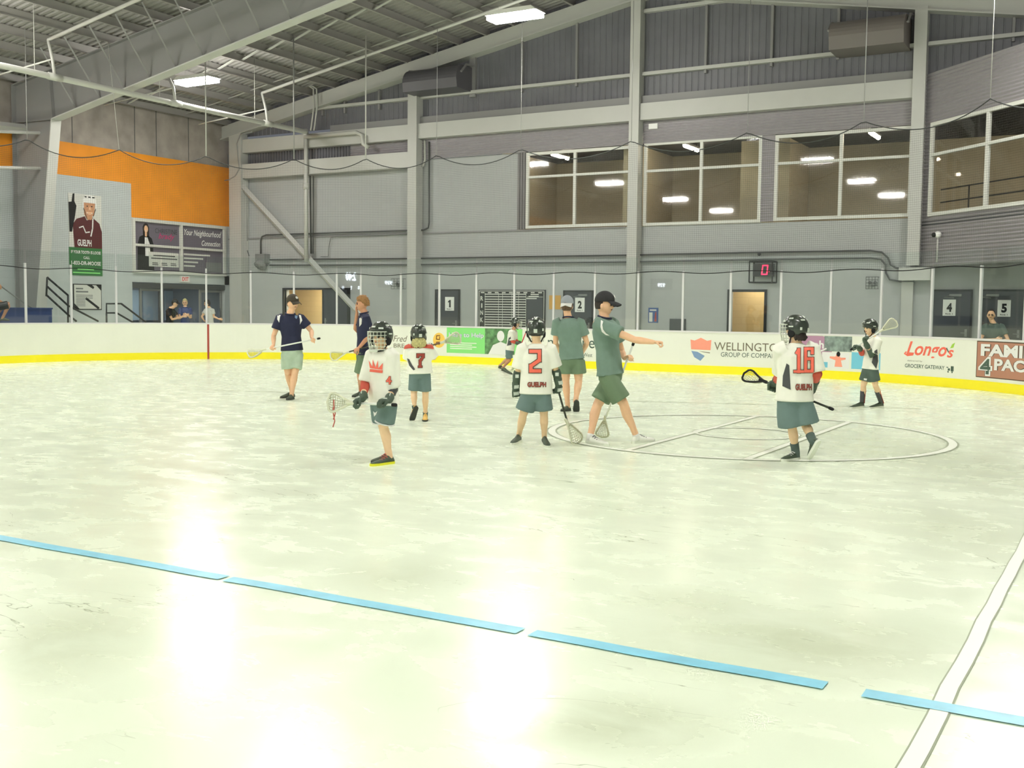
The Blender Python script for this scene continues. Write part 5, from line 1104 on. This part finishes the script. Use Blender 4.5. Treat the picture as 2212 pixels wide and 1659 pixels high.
def block_digit(mb, ch, x0, y0, x1, y1, mi=0, mo=None, lay=0, t=.26):
    S = {'2': [(0, 1), (1, 1), (1, .55), (0, .25), (0, 0), (1, 0)], '7': [(0, .86), (0, 1), (1, 1), (1, .85), (.42, .45), (.42, 0)], '1': [(.1, .82), (.5, 1), (.5, 0)], '6': [(1, .82), (1, 1), (0, 1), (0, 0), (1, 0), (1, .55), (.05, .55)], '4': [(.7, 0), (.7, 1), (0, .35), (1, .35)]}[ch]
    w, h = x1-x0, y1-y0; tt = t*w
    def run(e, mi, l):
        m = tt/2; q = [(x0+m+u*(w-2*m), y1-m-v*(h-2*m)) for u, v in S]
        for i in range(len(q)-1): stroke_px(mb, q[i], q[i+1], tt+e, mi, l+i*.0004)
        if ch == '1': stroke_px(mb, (x0+m*.3, y1-m), (x1-m*.3, y1-m), tt*.8+e, mi, l+.002)
        if ch == '7': stroke_px(mb, (x0+m+.2*(w-2*m), y1-m*.7), (x0+m+.65*(w-2*m), y1-m*.7), tt*.7+e, mi, l+.002)
    if mo is not None: run(w*.13, mo, lay)
    run(0, mi, lay+.004)
def stroke_px(mb, a, b, t, mi, lay):
    dx, dy = b[0]-a[0], b[1]-a[1]; L = math.hypot(dx, dy) or 1; ux, uy = dx/L*t/2, dy/L*t/2; nx, ny = -uy, ux
    if min(abs(dx), abs(dy)) > .2*L: ux, uy = ux*.3, uy*.3
    p0, p1 = (a[0]-ux, a[1]-uy), (b[0]+ux, b[1]+uy); n = max(1, int(L/7)); pr = None
    for i in range(n):
        q0 = (lerp(p0[0], p1[0], i/n), lerp(p0[1], p1[1], i/n)); q1 = (lerp(p0[0], p1[0], (i+1)/n), lerp(p0[1], p1[1], (i+1)/n))
        ppoly(mb, [(q0[0]-nx, q0[1]-ny), (q1[0]-nx, q1[1]-ny), (q1[0]+nx, q1[1]+ny), (q0[0]+nx, q0[1]+ny)], mi, lay)
def stick(label, A, H, T, side, shaft, frame, pocket, w=.16, r=.0125, strings=False, cat='lacrosse stick', deep=None):
    """A butt, H throat where the head starts, T tip of the head; side = across the head"""
    A, H, T = V(A), V(H), V(T); r0 = root('lacrosse_stick', tuple(A), label, cat); d = (T-H).normalized(); side = V(side); side = (side-d*side.dot(d)).normalized(); dp = d.cross(side) if deep is None else V(deep)
    L = (T-H).length
    MB().tube([A, A.lerp(H, .5), H], r, 8).build('shaft', shaft, r0); MB().tube([A-(H-A).normalized()*.012, A+(H-A).normalized()*.02], r*1.45, 8, None, 1).build('butt_cap', 'blackm', r0)
    def half(t):  # half width along the head
        return w/2*min(1, .12+1.25*t)*(1 if t < .8 else math.sqrt(max(.0, 1-((t-.8)/.2)**2)))
    ol = [H+d*L*t+side*half(t)+dp*.02*math.sin(t*3) for t in np.linspace(0, 1, 15)]; orr = [H+d*L*t-side*half(t)+dp*.02*math.sin(t*3) for t in np.linspace(0, 1, 15)][::-1]
    mb = MB(); mb.tube(ol+orr[1:], (.007, .013), 6, dp); mb.tube([H-d*.05, H+d*.03], .019, 8, None, 1)
    mb.build('head', frame, r0)
    mb = MB()
    for i in range(1, 10):
        t = i/10; h_ = half(t)*.95; mb.tube([H+d*L*t+side*h_*q+dp*(.03+.055*(1-q*q)*math.sin(math.pi*t)) for q in np.linspace(-1, 1, 7)], .0028, 4)
    for q in np.linspace(-.85, .85, 7): mb.tube([H+d*L*t+side*half(t)*q+dp*(.03+.055*(1-q*q)*math.sin(math.pi*t)) for t in np.linspace(.05, .97, 9)], .0028, 4)
    mb.build('pocket', pocket, r0)
    if strings:
        mb = MB()
        for q in (-.25, .15): p = H+d*L*.75+side*w*q+dp*.04; mb.tube([p, p+V((0, 0, -.06)), p+V((.01, .01, -.14)), p+V((-.005, 0, -.2))], .006, 5)
        mb.build('strings', 'string', r0)
    return r0
# ---------------------------------------------------------------- the people themselves (pixel positions, third value = metres further away)
# 1 coach at the left
p = Person('coach in navy polo and olive cap with light shorts holding a stick across his body', 1.80,
    dict(R=('g', (612, 858.5), (606, 861)), L=('g', (632, 857), (621, 863.5))) if False else dict(R=('g', (634, 857), (607, 860.5)), L=('g', (632, 862), (622, 864.5))),
    (.18, -1), (.62, -.85), (632, 656), (627, 683), (631, 762), dict(R=dict(e=(591, 726, -.05), w=(591, 745, -.22), d=(-.3, -.5, -.6), n=(.3, -.8, .2), curl=1.0, th=-1), L=dict(e=(673, 716, .02), w=(673, 729, -.16), d=(.3, -.8, -.2), n=(-.3, -.3, -.9), curl=1.0)),
    dict(R=(622, 806, -.02), L=(637, 806, -.06)), skin='skin')
p.face(); p.hair('haird', -.45, 1.03, .9); p.cap('capo', logo='offw'); p.shirt('navy', hem=.06, sleeves=None, sl=.62, sr=(.078, .086), collar='navy', flare=1.02)
mb = MB(); c = p.head+p.hu*.075+p.hf*.09
for sg in (-1, 1): mb.ball(c+p.hs*.033*sg, p.hf*.012, p.hs*.028, p.hu*.016, 12, 8)
mb.build('sunglasses', 'black', p.root)
p.decal(p.sh_o, lambda m: (ppoly(m, [(603, 677), (608, 678), (605, 684), (603, 697), (599, 690), (599, 682)]), ppoly(m, [(645, 679), (650, 681), (653, 692), (648, 701), (648, 690)])), ['white'], 'shoulder_panel'); p.decal(p.sh_o, lambda m: ppoly(m, [(637, 681), (643, 682), (642, 687), (640, 689), (637, 686)]), ['bluem'], 'crest')
p.shorts('pale', ln=.78, r=(.104, .112)); p.shoe('R', 'shoe', 'solek', low=True); p.shoe('L', 'shoe', 'solek', low=True)
hR, hL = p.hd['R'], p.hd['L']; a, b = hL[0]+V((0, 0, -.0))+hL[1]*.07-UPZ*.02, hR[0]+hR[1]*.07; d = (b-a).normalized()
stick('white lacrosse stick held across the coach in the olive cap', a-d*.1, b+d*.16, b+d*.42, p.n*.5+UPZ, 'shaftw', 'frame_', 'mesh', deep=p.n*.3-UPZ)
# 2 curly haired coach
p = Person('curly haired coach in navy polo standing in profile behind the caged player', 1.83,
    dict(R=('g', (784, 856), (762, 858)), L=('g', (792, 860), (770, 862))), (-1, -.12), (-1, -.1), (782, 657), (787, 682), (786, 770), dict(L=dict(e=(800, 722, -.08), w=(776, 751, -.25), d=(-.7, -.3, -.5), n=(.2, .6, -.6), curl=1.0, th=1), R=dict(e=(768, 716, .22), w=(771, 676, .12), d=(-.15, 0, 1), n=(1, 0, .2), curl=.9)), dict(R=(778, 812, .05), L=(780, 814, -.08)), skin='skin3')
p.face(); p.hair('hairb', -.30, 1.16, .42, .07, 3); p.shirt('navy', hem=.04, sl=.62, sr=(.076, .084), collar='navy'); p.shorts('olive', ln=.85); p.shoe('R', 'shoe', 'solek'); p.shoe('L', 'shoe', 'solek')
p.decal(p.sh_o, lambda m: ppoly(m, [(776, 688), (782, 684), (781, 700), (776, 706)]), ['offw'], 'shoulder_panel')
w, d = p.hd['L']; a = w+d*.07; q = p.loc((-.96, -.1, -.26))
stick('lacrosse stick with pale head held low by the curly haired coach', a-q*.25, a+q*.19, a+q*.46, p.n*.3+UPZ, 'shaftk', 'frame_', 'mesh')
# 3 caged player in front
p = Person('player in helmet and wire cage with a red crown crest on white jersey', 1.44,
    dict(L=('g', (849, 1001), (801, 1007)), R=('g', (846, 996), (803, 1000))), (-.72, -.70), (-.62, -.78), (823, 728, -.02), (826, 760), (829, 868), dict(R=dict(e=(789, 830, .06), w=(783, 862, -.22), d=(-.8, -.3, -.3), hand=0), L=dict(e=(848, 842, -.08), w=(838, 868, -.25), d=(-.4, -.2, .05), hand=0)), dict(L=(829, 922, -.02), R=(826, 918, .10)), kid=True, skin='skin2', sw=.172)
p.face(brow='brow'); p.hair('haird', -.4, 1.03, .5); p.helmet(); p.shirt('jersey', hem=-.05, grow=1.3, flare=1.14, sl=.92, sr=(.098, .104), name='jersey', neck=1.07); p.shorts('slate', ln=.80, r=(.115, .128)); o = p.so
mb = MB(); [mb.tube([hp.lerp(kn, .795), hp.lerp(kn, .84)], .131*p.k, 16, p.side) for hp, kn, *_ in p.legs.values()]; mb.build('hem_trim', 'white', o)
p.pad('L', 'dgrey', None, -.12, .35, .068); p.pad('R', 'redpad', None, -.2, .5, .06); p.glove('L', 1.0, p.loc((-.2, -.3, -1))); p.glove('R', 1.0, p.loc((.0, -.4, -1)))
p.shoe('L', 'shoe', 'soley', laces='string'); p.shoe('R', 'shoe', 'solek', laces='string')
def crest(m):
    ppoly(m, [(798, 803), (826, 806), (827, 800), (799, 797)], 0)
    for q in ([(799, 795), (796, 778), (806, 796)], [(804, 796), (805, 776), (812, 797)], [(810, 797), (816, 778), (817, 798)], [(815, 798), (827, 784), (826, 799)]): ppoly(m, q, 0)
    stroke_px(m, (798, 796), (826, 799.5), .9, 1, .002)
p.decal(p.sh_o, crest, ['red', 'jersey'], 'crest', lift=.007); p.decal(p.sh_o, lambda m: block_digit(m, '4', 834, 813, 846, 830, 0, 1), ['red', 'outline'], 'number', lift=.007)
p.decal(p.so, lambda m: ppoly(m, [(806, 888), (810, 892), (815, 888), (812, 896), (809, 894), (808, 900)]), ['white'], 'emblem')
wl, dl = p.hd['L']; wr, dr = p.hd['R']; a, b = wl+dl*.06-UPZ*.03, wr+dr*.06-UPZ*.02; d = (b-a).normalized()
stick('lacrosse stick with pale strung head and red strings held by the caged player', a-d*.12, b+d*.07, b+d*.30, p.n*.2+UPZ, 'shaftw', 'frame_', 'mesh', w=.19, strings=True)
# 4 number 7
p = Person('player seen from behind in white jersey number 7 with red shoulders and blond hair', 1.40,
    dict(R=('g', (919, 905), (918, 911)), L=('p', (900, 880, -.1), (889, 911, -.02))), (0, 1), (-.2, 1), (904, 724), (905, 749), (907, 806), dict(L=dict(e=(881, 776, .1), w=(893, 778, .26), hand=0), R=dict(e=(938, 774, .06), w=(930, 752, .24), hand=0)), dict(L=(894, 850, .02), R=(919, 852, .02)), kid=True, skin='skin2')
p.hair('hairy', -.6, 1.08, .9, nape=.11); p.helmet(cage=True); p.shirt('jersey', hem=-.02, grow=1.3, flare=1.05, sl=.9, sr=(.095, .104), name='jersey', box=.6); p.shorts('slate', ln=.84, r=(.104, .110), flare=1.0)
def yoke(m):
    xs = np.linspace(872, 937, 12)
    for a, b in zip(xs[:-1], xs[1:]):
        f = lambda x: 745+3.5*((x-905)/32)**2*.9
        ppoly(m, [(a, f(a)-8), (b, f(b)-8), (b, f(b)+6), (a, f(a)+6)])
p.decal(p.sh_o, yoke, ['redpad'], 'shoulder_yoke', lift=.010); p.decal(p.sh_o, lambda m: block_digit(m, '7', 900, 764, 917, 794, 0, 1, t=.3), ['dred', 'outline'], 'number', lift=.008)
p.decal(p.sh_o, lambda m: ppoly(m, [(879, 774), (884, 776), (890, 788), (897, 798), (893, 800), (884, 790)]), ['dgrey'], 'side_panel')
p.glove('L', 1, p.n); p.glove('R', 1, p.n); p.socks('sock', .88, (.05, .046)); p.shoe('R', 'shoeo', 'solek'); p.shoe('L', 'shoeo', 'solek')
w, d = p.hd['R']; a = w+d*.05; q = p.loc((.88, .25, .25))
stick('brown shafted lacrosse stick held by the blond player in jersey 7', a-q*.22, a+q*.22, a+q*.48, p.n*.2+UPZ, 'shaftd', 'frame_', 'mesh', w=.17)
# 5 far player
p = Person('distant player in helmet bending forward near the boards beside the green advertisement', 1.40,
    dict(R=('g', (1085, 800), (1106, 809)), L=('g', (1078, 795), (1092, 798))), (.75, -.3), (1, -.2), (1114, 699), (1108, 715), (1101, 757), dict(R=dict(e=(1106, 737, -.12), w=(1122, 743, -.22), hand=0), L=dict(e=(1113, 735, .1), w=(1126, 742, -.1), hand=0)), dict(R=(1101, 778, -.06), L=(1097, 776, .06)), kid=True, skin='skin3')
p.helmet(cage=True); p.face(); p.hair('haird', -.4, 1.03, .5); p.shirt('jersey', hem=.0, grow=1.25, sl=.9, sr=(.09, .096), name='jersey'); p.shorts('slate', ln=.8); p.glove('R', 1, p.loc((0, -1, 0))); p.glove('L', 1, p.loc((0, -1, 0))); p.pad('R', 'redpad', None, -.2, .5, .06); p.pad('L', 'redpad', None, -.2, .5, .06)
p.decal(p.sh_o, lambda m: ppoly(m, [(1099, 729), (1103, 727), (1105, 745), (1095, 747)]), ['dgrey'], 'side_panel'); p.shoe('R', 'shoe', 'solek'); p.shoe('L', 'shoe', 'solek')
w, d = p.hd['R']; a = w+d*.05; q = p.loc((-.35, -.1, -.9)); stick('red shafted lacrosse stick in the hands of the distant bending player', a-q*.35, a+q*.45, a+q*.7, p.n+UPZ*.2, 'shaftr', 'frame_', 'mesh', w=.16)
# 6 number 2
p = Person('player seen from behind in white jersey number 2 with dark elbow pads', 1.49,
    dict(L=('g', (1122, 953), (1106, 961.5)), R=('g', (1175, 957), (1184, 967.5))), (0, 1), (.05, 1), (1158, 714), (1159, 748), (1158, 848), dict(L=dict(e=(1117, 812, .04), w=(1114, 840, .10), d=(.1, .35, -1), hand=0), R=dict(e=(1203, 808, .04), w=(1207, 832, .06), d=(-.1, .3, -1), hand=0)), dict(L=(1130, 896, .02), R=(1175, 896, .02)), kid=True, skin='skin2', sw=.185)
p.hair('haird', -.6, 1.05, .9); p.helmet(cage=True); p.shirt('jersey', hem=-.03, grow=1.3, flare=1.05, sl=.72, sr=(.10, .112), name='jersey', box=.7); p.shorts('slate', ln=.78, r=(.115, .138))
for k_ in 'LR': p.pad(k_, 'glove', 'glovew', -.16, .62, .06)
p.glove('L', .9, p.loc((0, .3, -.2))); p.glove('R', 1.0, p.loc((-.6, .8, 0))); p.shoe('L', 'shoe', 'sole', laces=None); p.shoe('R', 'shoe', 'sole')
p.decal(p.sh_o, lambda m: block_digit(m, '2', 1143, 755, 1169, 805, 0, 1, t=.29), ['red', 'outline'], 'number', lift=.009); p.decal(p.sh_o, lambda m: (pput(m, 'GUELPH', 1139, 825, 1180, 836.5, 1, 0, bold=.06), pput(m, 'GUELPH', 1140, 826, 1179, 835.5, 0, .003, bold=.02)), ['dred', 'outline'], 'team_name', lift=.009)
w, d = p.hd['R']; g = w+d*.06; T = onz(1256, 962, .03); H = onz(1229, 917, .20); H = p.J((1226, 914, .10)); T = p.J((1250, 957, .14)); q = (H-g).normalized()
stick('dark shafted lacrosse stick reaching from the player in jersey 2 down to the floor', g-q*.30, H, T, p.rt+p.n*.6, 'shaftk', 'frame_', 'mesh', w=.17)
# 7 coach from behind
p = Person('coach seen from behind in dark polo and grey cap walking away', 1.80,
    dict(L=('g', (1230, 887), (1214, 889)), R=('p', (1246, 868, -.16), (1245, 892, -.06))), (0, 1), (.15, 1), (1225, 661, .0), (1228, 692), (1235, 776), dict(L=dict(e=(1200, 741, .04), w=(1209, 760, .26), d=(.6, .6, .0), n=(0, -.3, -1), curl=.8), R=dict(e=(1268, 741, .04), w=(1258, 762, .24), d=(-.6, .6, 0), n=(0, -.3, -1), curl=.8, th=-1)), dict(L=(1222, 824, .02), R=(1250, 824, .02)), skin='skin')
p.hair('hairg', -.62, 1.08, .9, .02, 2); p.cap('capg', back=True, brim='offw'); p.shirt('teal', hem=.0, sl=.62, sr=(.08, .088), collar='navy', flare=1.06, grow=1.18); p.shorts('olive', ln=.60, r=(.112, .13)); p.shoe('L', 'shoe', 'solek', name='sandal', low=True); p.shoe('R', 'shoe', 'solek', name='sandal', low=True)
q = p.head-p.hf*.094+p.hu*.06; MB().add([q-p.hf*.012+p.hs*.026*math.cos(t)+p.hu*.022*math.sin(t) for t in np.linspace(0, 6.28, 13)[:-1]], [tuple(range(12))]).build('cap_badge', 'navy', p.root)
# 8 pointing coach
p = Person('coach in black cap striding in profile with one arm stretched out to point right', 1.80,
    dict(L=('g', (1268, 957), (1313, 963)), R=('g', (1368, 958), (1412, 953))), (.86, -.5), (1, -.22), (1306, 659), (1306, 693), (1318, 806), dict(R=dict(e=(1371, 734, -.32), w=(1411, 739, -.42), d=(1, -.1, -.05), n=(0, -.2, -1), curl=1.1, th=-1), L=dict(e=(1343, 760, .26), w=(1349, 774, .10), d=(.5, -.5, .25), n=(.2, -.4, -.7), curl=1.0, th=1)), dict(L=(1291, 874, .03), R=(1347, 872, -.08)), skin='skin')
p.face(); p.hair('haird', -.45, 1.04, .9); p.cap('capk', logo='offw'); p.shirt('teal', hem=-.03, sl=.64, sr=(.080, .090), collar='navy', flare=1.06, grow=1.2); p.shorts('olive', ln=.86, r=(.110, .122)); p.shoe('L', 'shoew', 'sole', laces='dgrey'); p.shoe('R', 'shoew', 'sole', laces='dgrey')
p.decal(p.sh_o, lambda m: ppoly(m, [(1298, 691), (1303, 694), (1301, 702), (1303, 712), (1309, 720), (1317, 725), (1309, 724), (1300, 717), (1297, 706)]), ['white'], 'shoulder_piping')
for k_ in 'LR': p.socks('white', .93, (.043, .042), keys=[k_])
w, d = p.hd['L']; a = w+d*.07; H = p.J((1306, 908, .32)); T = p.J((1299, 944, .36)); q = (H-a).normalized()
stick('pale lacrosse stick hanging behind the legs of the pointing coach', a-q*.18, H, T, p.rt, 'shaftw', 'frame_', 'mesh', w=.16)
# 9 number 16
p = Person('player seen from behind in white jersey number 16 looking left', 1.54,
    dict(L=('g', (1724, 992), (1689, 996.5)), R=('p', (1770, 954, -.14), (1750, 992, -.04))), (-.28, 1), (-.9, .42), (1718, 712, .02), (1720, 748), (1716, 862), dict(L=dict(e=(1687, 808, .16), w=(1675, 826, .33), d=(-.2, .5, -.3), hand=0), R=dict(e=(1765, 808, .02), w=(1757, 832, .22), hand=0)), dict(L=(1711, 925, .02), R=(1741, 920, .04)), kid=True, skin='skin2', sw=.19)
p.face(); p.hair('haird', -.55, 1.05, .6, nape=.05); p.helmet(); p.shirt('jersey', hem=-.04, grow=1.32, flare=1.06, sl=.93, sr=(.105, .115), name='jersey', box=.6); p.shorts('slate', ln=.90, r=(.125, .165), flare=1.05)
p.pad('L', 'redpad', None, -.12, .7, .068); p.pad('R', 'redpad', None, -.15, .5, .062); p.glove('L', 1.0, p.loc((-.3, .5, -.6))); p.glove('R', 1.0, p.loc((-.3, .5, -.6)))
p.decal(p.sh_o, lambda m: (block_digit(m, '1', 1716, 752, 1735, 806, 0, 1, t=.36), block_digit(m, '6', 1737, 750, 1758, 805, 0, 1, t=.31)), ['red', 'outline'], 'number', lift=.009)
p.decal(p.sh_o, lambda m: (pput(m, 'GUELPH', 1718, 829, 1754, 843.5, 1, 0, bold=.06), pput(m, 'GUELPH', 1719, 830, 1753, 842.5, 0, .003, bold=.015)), ['dred', 'outline'], 'team_name', lift=.009)
p.decal(p.sh_o, lambda m: ppoly(m, [(1699, 785), (1705, 789), (1708, 842), (1690, 834), (1691, 812)]), ['dgrey'], 'side_panel')
p.socks('sock', .60, (.056, .052)); p.shoe('L', 'shoe', 'sole', laces='white'); p.shoe('R', 'shoe', 'sole', laces='white')
wl, dl = p.hd['L']; wr, dr = p.hd['R']; b = wl+dl*.07; A = p.J((1796, 883, .10)); d = (b-A).normalized()
stick('lacrosse stick with black frame held level by the player in jersey 16', A, b+d*.14, b+d*.38, p.n*.8+UPZ*.8, 'shaftk', 'blackm', 'mesh', w=.17)
# 10 right player
p = Person('player in white jersey and long grey socks with a stick over the shoulder', 1.44,
    dict(R=('g', (1864, 879), (1836, 882.5)), L=('g', (1906, 879), (1878, 882.5))), (-.85, -.5), (-.8, -.6), (1879, 709), (1886, 732), (1880, 796), dict(R=dict(e=(1862, 763, .05), w=(1856, 751, -.22), d=(-.7, -.2, .2), hand=0), L=dict(e=(1884, 768, -.16), w=(1870, 741, -.28), d=(-.3, -.2, .8), hand=0)), dict(R=(1865, 833, .04), L=(1891, 833, -.04)), kid=True, skin='skin2')
p.face(); p.hair('haird', -.4, 1.03, .5); p.helmet(cage=False); p.shirt('jersey', hem=-.02, grow=1.26, sl=.85, sr=(.095, .104), name='jersey', flare=1.08); p.shorts('dkshort', ln=.72, r=(.112, .122))
p.glove('R', 1.0, p.loc((0, -.3, -1))); p.glove('L', 1.0, p.loc((.8, -.3, 0))); p.pad('R', 'redpad', None, -.1, .55, .06); p.pad('L', 'glove', None, -.1, .5, .062)
p.decal(p.sh_o, lambda m: ppoly(m, [(1889, 758), (1895, 754), (1897, 780), (1893, 797), (1883, 783)]), ['dgrey'], 'side_panel'); p.decal(p.so, lambda m: (ppoly(m, [(1866, 817), (1873, 818), (1872, 822), (1866, 821)])), ['white'], 'emblem')
p.socks('dgrey', .30, (.058, .048), stripe='dred'); p.shoe('R', 'shoe', 'sole'); p.shoe('L', 'shoe', 'sole')
wr, dr = p.hd['R']; wl, dl = p.hd['L']; a = wr+dr*.06; T = p.J((1936, 694, -.05)); d = (T-a).normalized()
stick('white lacrosse stick resting on the shoulder of the player near the mauve advertisement', a-d*.08, T-d*.27, T, p.n*.3+UPZ, 'shaftw', 'frame_', 'mesh', w=.17)
# ---- people behind the glass
def bystander(label, base, px_head, px_sh, px_hip, tdir, hdir, top, bottom, hair, arms, skin='skin', h=1.75, sl=.6, cap=None, **kw):
    B = V(base); n = V((B.x, B.y, 0)).normalized(); rt = V((n.y, -n.x, 0)); hx = kw.pop('hipw', .09)
    def gp(dx, dy): q = B+rt*dx+n*dy; return proj((q.x, q.y, 0))
    f = {}
    for key, sx in (('R', 1), ('L', -1)):
        fd = (rt*tdir[0]+n*tdir[1]).normalized(); sd = fd.cross(UPZ); a = B+sd*.1*sx-fd*.1; b = B+sd*.1*sx+fd*.15; f[key] = ('g', proj((a.x, a.y, 0)), proj((b.x, b.y, 0)))
    kn = {}
    for key, sx in (('R', 1), ('L', -1)):
        fd = (rt*tdir[0]+n*tdir[1]).normalized(); sd = fd.cross(UPZ); q = B+sd*.1*sx+fd*.02; kn[key] = proj((q.x, q.y, .5*h/1.78))
    p = Person(label, h, f, tdir, hdir, px_head, px_sh, px_hip, arms, kn, skin=skin, base=base); p.face()
    if cap: p.cap(cap)
    if hair: p.hair(*hair)
    p.shirt(top, hem=.0, sl=sl, sr=(.076, .084), collar=top); p.shorts(bottom, ln=1.85, r=(.1, .07), name='trousers'); p.shoe('R', 'shoe', 'solek'); p.shoe('L', 'shoe', 'solek'); return p
def at_z(x, y, X=None, Y=None): q = onx(x, y, X) if X is not None else ony(x, y, Y); return (q.x, q.y, 0)
p = bystander('person with glasses and crossed arms in dark shirt at the number 5 door', at_z(2143, 690, Y=28.2), (2141, 681), (2146, 702), (2150, 756), (.1, -1), (-.12, -1), 'dkshort', 'dgrey', ('haird', -.2, 1.04, .72), dict(R=dict(e=(2118, 736, -.08), w=(2150, 733, -.26), d=(1, -.1, .1), curl=.5, n=(0, 1, 0)), L=dict(e=(2178, 735, -.08), w=(2146, 739, -.22), d=(-1, -.1, .1), curl=.5, n=(0, 1, 0), th=-1)), h=1.76)
mb = MB(); c = p.head+p.hf*.098
for sg in (-1, 1): mb.tube([c+p.hs*.031*sg+p.hs*.024*math.cos(t)+p.hu*.018*math.sin(t) for t in np.linspace(0, 6.28, 11)[:-1]], .0035, 5, p.hf, closed=True); mb.tube([c+p.hs*.055*sg, c+p.hs*.078*sg-p.hf*.09], .0035, 5)
mb.tube([c-p.hs*.008, c+p.hs*.008], .003, 5); mb.build('glasses', 'black', p.root)
bystander('person in black shirt and dark cap leaning toward a phone at the glass entrance', at_z(370, 660, X=-29.2), (378, 656), (368, 669), (366, 708), (.8, -.5), (.9, -.4), 'black', 'dgrey', ('haird', -.4, 1.03, .9), dict(R=dict(e=(372, 690, -.15), w=(395, 684, -.25), d=(1, 0, .1), curl=.5), L=dict(e=(386, 688, .1), w=(400, 680, -.05), d=(1, 0, .1), curl=.5)), cap='black', h=1.72)
bystander('person with fair hair in blue shirt standing in the glass entrance', at_z(400, 660, X=-29.6), (399.5, 654), (400, 666), (400, 710), (-.1, -1), (-.05, -1), 'navyb', 'dgrey', ('hairy', -.75, 1.1, .45), dict(R=dict(e=(389, 686, -.02), w=(399, 681, -.22), d=(.8, -.2, 0), curl=.6), L=dict(e=(412, 687, -.02), w=(404, 679, -.22), d=(-.8, -.2, 0), curl=.6, th=-1)), h=1.70)
p = bystander('person with long dark hair in white shirt at the right of the entrance', at_z(449, 660, X=-29.4), (447, 656), (452, 668), (454, 710), (-.7, -.7), (-.9, -.5), 'offw', 'dgrey', ('haird', -.95, 1.14, .4), dict(R=dict(e=(436, 684, -.05), w=(440, 691, -.22), d=(.2, -.4, -.3), curl=.6), L=dict(e=(462, 684, -.12), w=(472, 689, -.2), d=(.8, -.3, -.1), curl=.5)), h=1.66)
# seated person cut by the left edge
B = onx(-6, 690, -27.25); B = V((B.x, B.y, 1.0))
fx = lambda x, y, X: onx(x, y, X)
r_ = dict(R=('p', (2, 692, -.03), (20, 693, -.1)), L=('p', (-14, 692, .1), (2, 693, .05)))
p = Person('seated person in dark clothes on the blue bench cut off by the left edge', 1.75, r_, (1, -.35), (1, -.3), (-20, 597), (-19, 620), (-20, 664), dict(R=dict(e=(2, 622, -.15), w=(-8, 606, -.25), d=(-.5, 0, 1), curl=.7), L=dict(e=(-10, 645, .1), w=(8, 655, .0), d=(1, 0, 0), curl=.5)), dict(R=(20, 658, -.1), L=(8, 658, .08)), base=B, skin='skin3')
p.hair('haird', -.4, 1.08, .5); p.face(); p.shirt('black', hem=.0, sl=.7); p.shorts('black', ln=.95); p.shoe('R', 'shoe', 'solek', low=True); p.shoe('L', 'shoe', 'solek', low=True)
